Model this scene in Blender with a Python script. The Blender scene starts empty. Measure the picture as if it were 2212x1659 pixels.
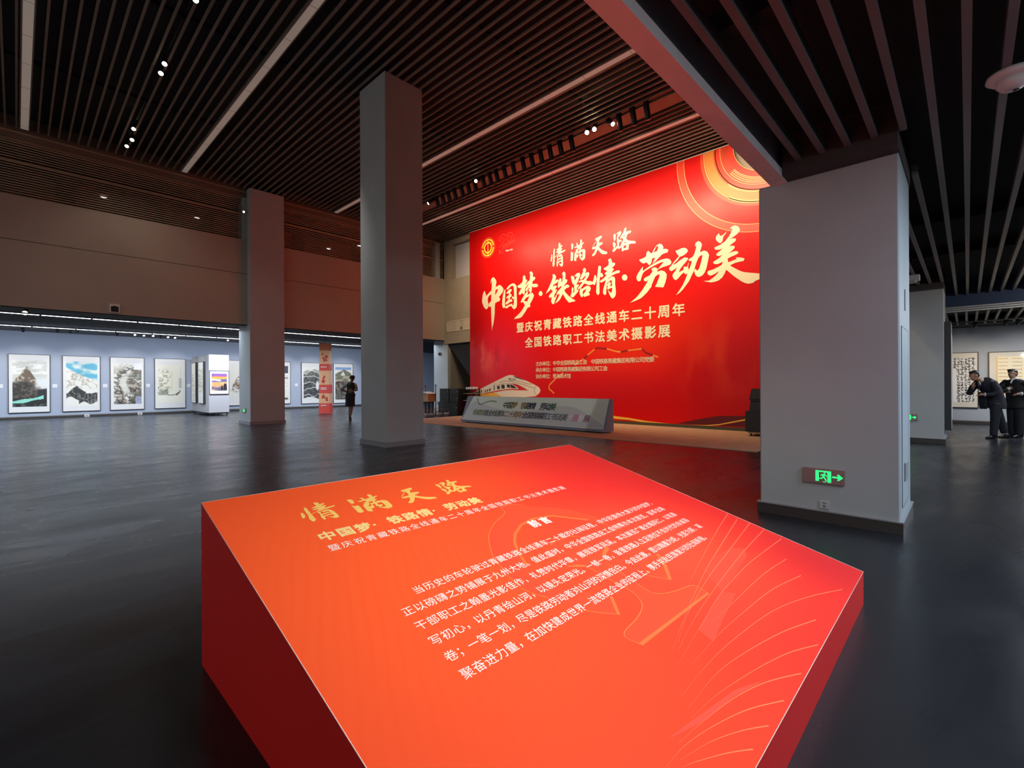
# Museum hall with a red exhibition banner, a slanted preface board and two low galleries.
import bpy, math, random
import numpy as np
from mathutils import Vector, Matrix
from mathutils.geometry import tessellate_polygon

SC = bpy.context.scene
COL = SC.collection

# ------------------------------------------------------------------ camera, world, exposure
EYE = 1.40
cam_d = bpy.data.cameras.new('camera')
cam_d.sensor_width = 36.0
cam_d.lens = 1026.82 / 2212.0 * 36.0
cam_d.clip_start = 0.05
cam_d.clip_end = 200.0
cam = bpy.data.objects.new('camera', cam_d)
COL.objects.link(cam)
RIGHT = Vector((0.6920, -0.7219, -0.0049)).normalized()
VIEW = Vector((0.7219, 0.6920, 0.0004)).normalized()
UP = RIGHT.cross(VIEW).normalized()
VIEW = UP.cross(RIGHT).normalized()
cam.matrix_world = Matrix(((RIGHT.x, UP.x, -VIEW.x, 0.0), (RIGHT.y, UP.y, -VIEW.y, 0.0),
                           (RIGHT.z, UP.z, -VIEW.z, EYE), (0, 0, 0, 1)))
SC.camera = cam

world = bpy.data.worlds.new('world')
SC.world = world
world.use_nodes = True
world.node_tree.nodes['Background'].inputs[0].default_value = (0.84, 0.80, 0.78, 1)
world.node_tree.nodes['Background'].inputs[1].default_value = 0.60

SC.view_settings.view_transform = 'Standard'
SC.view_settings.look = 'None'
SC.view_settings.exposure = 0.0
SC.view_settings.gamma = 1.0
SC.view_settings.use_curve_mapping = False
SC.cycles.use_denoising = True
SC.cycles.max_bounces = 6
SC.cycles.diffuse_bounces = 4
SC.cycles.glossy_bounces = 3
SC.cycles.sample_clamp_indirect = 3.0
SC.cycles.caustics_reflective = False
SC.cycles.caustics_refractive = False


def lamp(kind, name, loc, target, power, col, **kw):
    d = bpy.data.lights.new(name, kind)
    d.energy = power
    d.color = col
    for k, v in kw.items():
        setattr(d, k, v)
    o = bpy.data.objects.new(name, d)
    COL.objects.link(o)
    o.location = loc
    if target is not None:
        o.rotation_euler = (Vector(target) - Vector(loc)).to_track_quat('-Z', 'Y').to_euler()
    return o


COOL = (0.74, 0.85, 1.0)
WARM = (1.0, 0.80, 0.58)
NEUT = (1.0, 0.93, 0.84)
R90 = math.pi / 2
# two long rows of LED tubes in the left gallery (the tubes themselves are built below)
for y_, pw in ((19.7, 380), (23.7, 1450)):
    l = lamp('AREA', 'tube_and_fill_light', (5.0, y_, 3.44), (5.0, y_ + 1.5, 0), pw, COOL, shape='RECTANGLE', size=24.0, size_y=0.12)
    l.rotation_euler = (math.radians(14 if y_ > 22 else 4), 0, 0)
# picture spots on the left gallery wall
for x_ in (-1.26, 0.4, 2.08, 3.72, 5.42, 8.4, 10.9, 12.66, 14.7):
    lamp('SPOT', 'picture_spot_light', (x_, 26.6, 3.62), (x_, 29.3, 1.55), 115, NEUT, spot_size=math.radians(62), spot_blend=0.6, shadow_soft_size=0.05)
lamp('SPOT', 'picture_spot_light', (4.4, 26.4, 3.6), (6.2, 26.9, 1.6), 70, NEUT, spot_size=math.radians(60), spot_blend=0.6, shadow_soft_size=0.05)
lamp('SPOT', 'picture_spot_light', (6.6, 23.2, 3.6), (6.6, 25.45, 1.5), 35, NEUT, spot_size=math.radians(50), spot_blend=0.6, shadow_soft_size=0.05)
# LED row, added fill lights and picture spots of the low gallery on the right
l = lamp('AREA', 'tube_and_fill_light', (7.0, -2.6, 3.55), None, 400, (0.60, 0.78, 1.0), shape='RECTANGLE', size=8.0, size_y=0.12)
l.rotation_euler = (0, 0, 0)
# unseen fill points added along the right gallery tubes to brighten battens and beam
for x_ in (-1.0, 1.5, 4.0, 6.5, 9.0):
    lamp('POINT', 'batten_fill_light', (x_, -2.6, 3.12), None, 20, (0.80, 0.88, 1.0), shadow_soft_size=0.12)
for x_ in (12.0, 14.0, 16.0):  # warm fill added for the far battens
    lamp('POINT', 'batten_fill_light', (x_, -2.3, 3.05), None, 34, (1.0, 0.86, 0.68), shadow_soft_size=0.12)
l = lamp('AREA', 'tube_and_fill_light', (18.5, -2.6, 3.1), None, 190, COOL, shape='RECTANGLE', size=4.0, size_y=0.1)  # added cool fill to brighten the end wall
l.rotation_euler = (0, 0, 0)
for y_ in (0.1, -1.2):
    lamp('SPOT', 'picture_spot_light', (19.3, y_, 3.1), (22.0, y_, 1.4), 120, WARM, spot_size=math.radians(64), spot_blend=0.9, shadow_soft_size=0.05)
# unseen area lamp added over the preface board, just above the camera's frame
lamp('AREA', 'board_fill_light', (2.1, 0.0, 3.45), (2.2, 1.8, 0.5), 53, (1.0, 0.92, 0.84), shape='RECTANGLE', size=1.6, size_y=0.25, spread=math.radians(110))
# the spots that wash the red banner
for y_ in (15.6, 14.3, 12.87, 11.43, 10.36, 9.22, 8.08, 6.83, 5.76, 4.6):
    lamp('SPOT', 'banner_spot_light', (11.0, y_, 8.05), (14.5, y_, 5.4), 330 if y_ > 15 else 470, (1.0, 0.78, 0.52), spot_size=math.radians(110), spot_blend=0.9, shadow_soft_size=0.2)
# downward spots in the hall ceiling
for y_ in (10.0, 12.7, 16.5):
    lamp('SPOT', 'hall_spot_light', (2.27, y_, 8.2), (3.0, y_ + 1.5, 0), 60, (1.0, 0.92, 0.80), spot_size=math.radians(120), spot_blend=0.8, shadow_soft_size=0.06)

lamp('SPOT', 'sign_spot_light', (2.27, 12.93, 8.2), (11.5, 10.4, 0.5), 560, (1.0, 0.97, 0.92), spot_size=math.radians(46), spot_blend=0.9, shadow_soft_size=0.06)

# ------------------------------------------------------------------ materials
def lin(c):
    c = c / 255.0
    return c / 12.92 if c <= 0.04045 else ((c + 0.055) / 1.055) ** 2.4


def S(r, g, b):
    return (lin(r), lin(g), lin(b), 1.0)


MATS = {}


def M(name, col, rough=0.55, metal=0.0, spec=0.5, coat=0.0, emit=0.0, noise=0.0, nscale=4.0, bump=0.0, bscale=60.0):
    if name in MATS:
        return MATS[name]
    m = bpy.data.materials.new(name)
    m.use_nodes = True
    nt = m.node_tree
    b = nt.nodes['Principled BSDF']
    b.inputs['Base Color'].default_value = col
    b.inputs['Roughness'].default_value = rough
    b.inputs['Metallic'].default_value = metal
    b.inputs['Specular IOR Level'].default_value = spec
    if coat:
        b.inputs['Coat Weight'].default_value = coat
        b.inputs['Coat Roughness'].default_value = 0.04
    if emit:
        b.inputs['Emission Color'].default_value = col
        b.inputs['Emission Strength'].default_value = emit
    if noise or bump:
        tc = nt.nodes.new('ShaderNodeTexCoord')
    if noise:
        n = nt.nodes.new('ShaderNodeTexNoise')
        n.inputs['Scale'].default_value = nscale
        n.inputs['Detail'].default_value = 5
        nt.links.new(tc.outputs['Object'], n.inputs['Vector'])
        r = nt.nodes.new('ShaderNodeMapRange')
        r.inputs['From Min'].default_value = 0.3
        r.inputs['From Max'].default_value = 0.7
        r.inputs['To Min'].default_value = 1.0 - noise
        r.inputs['To Max'].default_value = 1.0 + noise
        nt.links.new(n.outputs['Fac'], r.inputs['Value'])
        mx = nt.nodes.new('ShaderNodeVectorMath')
        mx.operation = 'SCALE'
        mx.inputs[0].default_value = col[:3]
        nt.links.new(r.outputs['Result'], mx.inputs['Scale'])
        nt.links.new(mx.outputs[0], b.inputs['Base Color'])
    if bump:
        n2 = nt.nodes.new('ShaderNodeTexNoise')
        n2.inputs['Scale'].default_value = bscale
        n2.inputs['Detail'].default_value = 4
        nt.links.new(tc.outputs['Object'], n2.inputs['Vector'])
        bp = nt.nodes.new('ShaderNodeBump')
        bp.inputs['Strength'].default_value = bump
        bp.inputs['Distance'].default_value = 0.01
        nt.links.new(n2.outputs['Fac'], bp.inputs['Height'])
        nt.links.new(bp.outputs['Normal'], b.inputs['Normal'])
    MATS[name] = m
    return m


WALL = M('pale grey wall paint', (0.50, 0.50, 0.52, 1), 0.6, noise=0.04, nscale=1.5, bump=0.05)
WALLB = M('blue grey gallery paint', (0.40, 0.45, 0.56, 1), 0.65, noise=0.03, nscale=1.2)
PILLAR = M('pillar paint', (0.44, 0.465, 0.47, 1), 0.55, noise=0.05, nscale=1.2, bump=0.06, bscale=40)
FASCIA = M('fascia paint', (0.46, 0.395, 0.32, 1), 0.6, noise=0.06, nscale=0.5)
BLACK = M('black ceiling paint', (0.012, 0.011, 0.012, 1), 0.8)
SLAT = M('dark ceiling slat', (0.24, 0.20, 0.165, 1), 0.5, noise=0.12, nscale=2.0)
BATTEN = M('grey metal batten', (0.16, 0.15, 0.15, 1), 0.5, noise=0.12, nscale=1.5)
LOUVRE = M('bronze louvre', (0.52, 0.42, 0.29, 1), 0.45)
SKIRT = M('dark skirting', (0.055, 0.048, 0.045, 1), 0.35)
SKIRTG = M('grey skirting', (0.30, 0.30, 0.31, 1), 0.4)
BLK = M('matt black', (0.012, 0.012, 0.013, 1), 0.5)
BLKS = M('satin black metal', (0.016, 0.016, 0.017, 1), 0.35, metal=0.2)
WHITE = M('white plastic', (0.75, 0.75, 0.74, 1), 0.4)
CARDW = M('white card', (0.85, 0.85, 0.86, 1), 0.6)
SILV = M('brushed aluminium', (0.50, 0.49, 0.48, 1), 0.35, metal=0.8)
CREAM = M('cream print', S(243, 228, 192), 0.45)
GOLDY = M('yellow gold print', S(252, 216, 72), 0.45)
WPRINT = M('white print', (0.95, 0.93, 0.88, 1), 0.5)
YPRINT = M('pale gold print', S(253, 208, 110), 0.5)
STRIPM = M('strip diffuser with added glow', (0.85, 0.75, 0.64, 1), 0.5, emit=0.13)  # unlit strips; a faint warm glow is added to brighten them
GREEN = M('green exit light', (0.03, 0.95, 0.22, 1), 0.5, emit=1.1)
LEDM = M('lit tube', (0.86, 0.93, 1.0, 1), 0.4, emit=6.0)
LAMPW = M('lit warm lens', (1.0, 0.84, 0.55, 1), 0.4, emit=14.0)
LAMPH = M('bright warm lens', (1.0, 0.80, 0.48, 1), 0.4, emit=70.0)
LAMPC = M('lit cool lens', (0.95, 0.97, 1.0, 1), 0.4, emit=5.0)
NAVY = M('navy header paint', (0.012, 0.035, 0.10, 1), 0.5)  # dark blue base colour of the far ceiling header


def floor_mat():
    m = bpy.data.materials.new('dark vinyl floor')
    m.use_nodes = True
    nt = m.node_tree
    b = nt.nodes['Principled BSDF']
    b.inputs['Base Color'].default_value = (0.0125, 0.0145, 0.019, 1)
    b.inputs['Specular IOR Level'].default_value = 0.5
    tc = nt.nodes.new('ShaderNodeTexCoord')
    mp = nt.nodes.new('ShaderNodeMapping')
    mp.inputs['Rotation'].default_value = (0, 0, math.radians(-46))
    mp.inputs['Scale'].default_value = (0.55, 1.5, 1)
    nt.links.new(tc.outputs['Object'], mp.inputs['Vector'])
    n = nt.nodes.new('ShaderNodeTexNoise')
    n.inputs['Scale'].default_value = 1.6
    n.inputs['Detail'].default_value = 6
    n.inputs['Distortion'].default_value = 0.6
    nt.links.new(mp.outputs['Vector'], n.inputs['Vector'])
    bp = nt.nodes.new('ShaderNodeBump')
    bp.inputs['Strength'].default_value = 0.012
    bp.inputs['Distance'].default_value = 0.012
    nt.links.new(n.outputs['Fac'], bp.inputs['Height'])
    nt.links.new(bp.outputs['Normal'], b.inputs['Normal'])
    r = nt.nodes.new('ShaderNodeMapRange')
    r.inputs['From Min'].default_value = 0.3
    r.inputs['From Max'].default_value = 0.7
    r.inputs['To Min'].default_value = 0.22
    r.inputs['To Max'].default_value = 0.34
    nt.links.new(n.outputs['Fac'], r.inputs['Value'])
    nt.links.new(r.outputs['Result'], b.inputs['Roughness'])
    return m


# ------------------------------------------------------------------ mesh helpers
class MB:
    """Collects shapes and links them as ONE mesh object."""

    def __init__(self):
        self.v, self.f, self.m, self.sm = [], [], [], []

    def add(self, vs, fs, mi=0, smooth=False):
        k = len(self.v)
        self.v += [tuple(p) for p in vs]
        for f in fs:
            self.f.append(tuple(i + k for i in f))
            self.m.append(mi)
            self.sm.append(smooth)
        return self

    def box(self, x0, x1, y0, y1, z0, z1, mi=0):
        vs = [(x, y, z) for z in (z0, z1) for y in (y0, y1) for x in (x0, x1)]
        return self.add(vs, [(0, 2, 3, 1), (4, 5, 7, 6), (0, 1, 5, 4), (2, 6, 7, 3), (0, 4, 6, 2), (1, 3, 7, 5)], mi)

    def bbox(self, x0, x1, y0, y1, z0, z1, b=0.01, mi=0):
        """box with chamfered edges"""
        c = ((x0 + x1) / 2, (y0 + y1) / 2, (z0 + z1) / 2)
        h = ((x1 - x0) / 2, (y1 - y0) / 2, (z1 - z0) / 2)
        b = min(b, min(h) * 0.9)
        vs, idx = [], {}
        for sx in (-1, 1):
            for sy in (-1, 1):
                for sz in (-1, 1):
                    for a in range(3):
                        d = [h[0] - b, h[1] - b, h[2] - b]
                        d[a] = h[a]
                        idx[(sx, sy, sz, a)] = len(vs)
                        vs.append((c[0] + sx * d[0], c[1] + sy * d[1], c[2] + sz * d[2]))
        fs = []
        for a in range(3):
            u, w = [i for i in range(3) if i != a]
            for s in (-1, 1):
                q = []
                for p, r in ((-1, -1), (1, -1), (1, 1), (-1, 1)):
                    k = [0, 0, 0]
                    k[a], k[u], k[w] = s, p, r
                    q.append(idx[(k[0], k[1], k[2], a)])
                fs.append(tuple(q))
        for a in range(3):
            u, w = [i for i in range(3) if i != a]
            for p in (-1, 1):
                for r in (-1, 1):
                    q = []
                    for s, ax in ((-1, u), (-1, w), (1, w), (1, u)):
                        k = [0, 0, 0]
                        k[a], k[u], k[w] = s, p, r
                        q.append(idx[(k[0], k[1], k[2], ax)])
                    fs.append(tuple(q))
        for sx in (-1, 1):
            for sy in (-1, 1):
                for sz in (-1, 1):
                    fs.append(tuple(idx[(sx, sy, sz, a)] for a in range(3)))
        return self.add(vs, fs, mi)

    def tube(self, pts, rad, n=12, mi=0, caps=True, smooth=True, flat=None):
        pts = [Vector(p) for p in pts]
        if not hasattr(rad, '__len__'):
            rad = [rad] * len(pts)
        vs, fs = [], []
        ref = None
        for i, p in enumerate(pts):
            d = (pts[min(i + 1, len(pts) - 1)] - pts[max(i - 1, 0)]).normalized()
            if ref is None:
                a = Vector((0, 0, 1)) if abs(d.z) < 0.9 else Vector((1, 0, 0))
            else:
                a = ref
            u = (a - d * a.dot(d)).normalized()
            w = d.cross(u)
            ref = u
            r = rad[i]
            for k in range(n):
                t = 2 * math.pi * k / n
                o = u * (math.cos(t) * r) + w * (math.sin(t) * r)
                if flat:
                    o = Vector((o.x * flat[0], o.y * flat[1], o.z * flat[2]))
                vs.append(p + o)
        for i in range(len(pts) - 1):
            for k in range(n):
                fs.append((i * n + k, i * n + (k + 1) % n, (i + 1) * n + (k + 1) % n, (i + 1) * n + k))
        if caps:
            fs.append(tuple(reversed(range(n))))
            fs.append(tuple((len(pts) - 1) * n + k for k in range(n)))
        return self.add(vs, fs, mi, smooth)

    def rings(self, rs, n=20, mi=0, smooth=True):
        """rs: (x, y, z, rx, ry) stacked ellipses"""
        vs, fs = [], []
        for x, y, z, rx, ry in rs:
            for k in range(n):
                t = 2 * math.pi * k / n
                vs.append((x + rx * math.cos(t), y + ry * math.sin(t), z))
        for i in range(len(rs) - 1):
            for k in range(n):
                fs.append((i * n + k, i * n + (k + 1) % n, (i + 1) * n + (k + 1) % n, (i + 1) * n + k))
        fs.append(tuple(reversed(range(n))))
        fs.append(tuple((len(rs) - 1) * n + k for k in range(n)))
        return self.add(vs, fs, mi, smooth)

    def ball(self, c, r, n=14, mi=0):
        r = r if hasattr(r, '__len__') else (r, r, r)
        vs, fs = [], []
        m = n // 2
        for i in range(m + 1):
            p = math.pi * i / m
            for k in range(n):
                t = 2 * math.pi * k / n
                vs.append((c[0] + r[0] * math.sin(p) * math.cos(t), c[1] + r[1] * math.sin(p) * math.sin(t), c[2] + r[2] * math.cos(p)))
        for i in range(m):
            for k in range(n):
                fs.append((i * n + k, (i + 1) * n + k, (i + 1) * n + (k + 1) % n, i * n + (k + 1) % n))
        return self.add(vs, fs, mi, True)

    def flat(self, loops, to3, mi=0):
        """a flat shape with holes: loops of 2-D points, to3 lifts them"""
        lp = [[Vector((p[0], p[1], 0)) for p in l] for l in loops]
        tri = tessellate_polygon(lp)
        pts = [to3(p[0], p[1]) for l in loops for p in l]
        return self.add(pts, [t for t in tri], mi)

    def ribbon(self, line, w, to3, mi=0, taper=False):
        """a thin flat line along 2-D points"""
        L = smooth2(line)
        vs, fs = [], []
        for i, p in enumerate(L):
            a = L[max(i - 1, 0)]
            b = L[min(i + 1, len(L) - 1)]
            d = Vector((b[0] - a[0], b[1] - a[1]))
            d = d.normalized() if d.length else Vector((1, 0))
            h = w / 2 * (1.0 if not taper else max(0.12, 1 - i / (len(L) - 1)))
            vs.append(to3(p[0] - d.y * h, p[1] + d.x * h))
            vs.append(to3(p[0] + d.y * h, p[1] - d.x * h))
        for i in range(len(L) - 1):
            fs.append((2 * i, 2 * i + 1, 2 * i + 3, 2 * i + 2))
        return self.add(vs, fs, mi)

    def build(self, name, mats, parent=None, world=True):
        me = bpy.data.meshes.new(name)
        off = Vector((0, 0, 0))
        if parent is not None and world:
            r = parent
            while r.parent is not None:
                r = r.parent
            off = Vector(r.location)
        me.from_pydata([tuple(Vector(v) - off) for v in self.v], [], self.f)
        for m in (mats if isinstance(mats, (list, tuple)) else [mats]):
            me.materials.append(m)
        me.polygons.foreach_set('material_index', self.m)
        me.polygons.foreach_set('use_smooth', self.sm)
        me.update()
        o = bpy.data.objects.new(name, me)
        COL.objects.link(o)
        if parent is not None:
            o.parent = parent
        return o


def smooth2(line, n=6):
    if len(line) < 3:
        return line
    P = [line[0]] + list(line) + [line[-1]]
    out = []
    for i in range(1, len(P) - 2):
        p0, p1, p2, p3 = P[i - 1], P[i], P[i + 1], P[i + 2]
        for k in range(n):
            t = k / n
            out.append(tuple(0.5 * (2 * p1[j] + (p2[j] - p0[j]) * t + (2 * p0[j] - 5 * p1[j] + 4 * p2[j] - p3[j]) * t * t
                                    + (3 * p1[j] - p0[j] - 3 * p2[j] + p3[j]) * t ** 3) for j in (0, 1)))
    out.append(tuple(line[-1]))
    return out


def tag(o, label=None, cat=None, group=None, kind=None):
    for k, v in (('label', label), ('category', cat), ('group', group), ('kind', kind)):
        if v:
            o[k] = v
    return o


def thing(name, label, cat, loc, group=None, rz=0.0):
    o = bpy.data.objects.new(name, None)
    COL.objects.link(o)
    o.empty_display_size = 0.1
    o.location = loc
    o.rotation_euler = (0, 0, rz)
    return tag(o, label, cat, group)


def struct(name, mb, mats):
    return tag(mb.build(name, mats), kind='structure')


def kids(o):
    return [c for c in bpy.data.objects if c.parent == o]


def copy_tree(o, loc=None, parent=None, rz=None, **kw):
    c = o.copy()
    COL.objects.link(c)
    if parent is not None:
        c.parent = parent
    if loc is not None:
        c.location = loc
    if rz is not None:
        c.rotation_euler = (0, 0, rz)
    for k, v in kw.items():
        c[k] = v
    for ch in kids(o):
        copy_tree(ch, parent=c)
    return c


# ------------------------------------------------------------------ lettering (the built-in font)
GLYPH = {}


def glyph(ch):
    key = ch
    if key not in GLYPH:
        cu = bpy.data.curves.new('glyph', 'FONT')
        cu.body = ch
        cu.size = 1.0
        cu.resolution_u = 3
        ob = bpy.data.objects.new('glyph', cu)
        COL.objects.link(ob)
        dg = bpy.context.evaluated_depsgraph_get()
        me = ob.evaluated_get(dg).to_mesh()
        vs = [(v.co.x, v.co.y) for v in me.vertices]
        fs = [tuple(p.vertices) for p in me.polygons]
        ob.evaluated_get(dg).to_mesh_clear()
        bpy.data.objects.remove(ob)
        bpy.data.curves.remove(cu)
        GLYPH[key] = (vs, fs)
    return GLYPH[key]


def em_box():
    vs, _ = glyph('\u56fd')
    xs = [v[0] for v in vs]
    ys = [v[1] for v in vs]
    return (min(xs) + max(xs)) / 2, (min(ys) + max(ys)) / 2, max(max(xs) - min(xs), max(ys) - min(ys)) / 0.88


EMX, EMY, EMS = em_box()


def put_text(mb, text, p0, p1, size, on, k0, bold=0.0, shear=0.0, mi=0, wide=1.0, dk=0.6):
    """characters with their centres evenly from p0 to p1 (2-D); on(k) lifts 2-D points k mm off the surface"""
    n = len(text)
    d = Vector((p1[0] - p0[0], p1[1] - p0[1]))
    u = d.normalized() if d.length else Vector((1, 0))
    w = Vector((-u.y, u.x))
    for i, ch in enumerate(text):
        if ch in ' \u3000':
            continue
        c = Vector(p0) + d * (i / max(1, n - 1))
        vs, fs = glyph(ch)
        # heavier weights: the character laid over itself with small shifts
        for n_, (sx, sy) in enumerate(((0, 0),) if bold == 0 else ((-bold, -bold), (bold, -bold), (-bold, bold), (bold, bold))):
            to3 = on(k0 + n_ * dk)
            pts = []
            for x, y in vs:
                gx, gy = ((x - EMX) / EMS + sx) * size * wide, ((y - EMY) / EMS + sy) * size
                q = c + u * (gx + shear * gy) + w * gy
                pts.append(to3(q.x, q.y))
            mb.add(pts, fs, mi[i] if isinstance(mi, list) else mi)
    return mb

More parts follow.
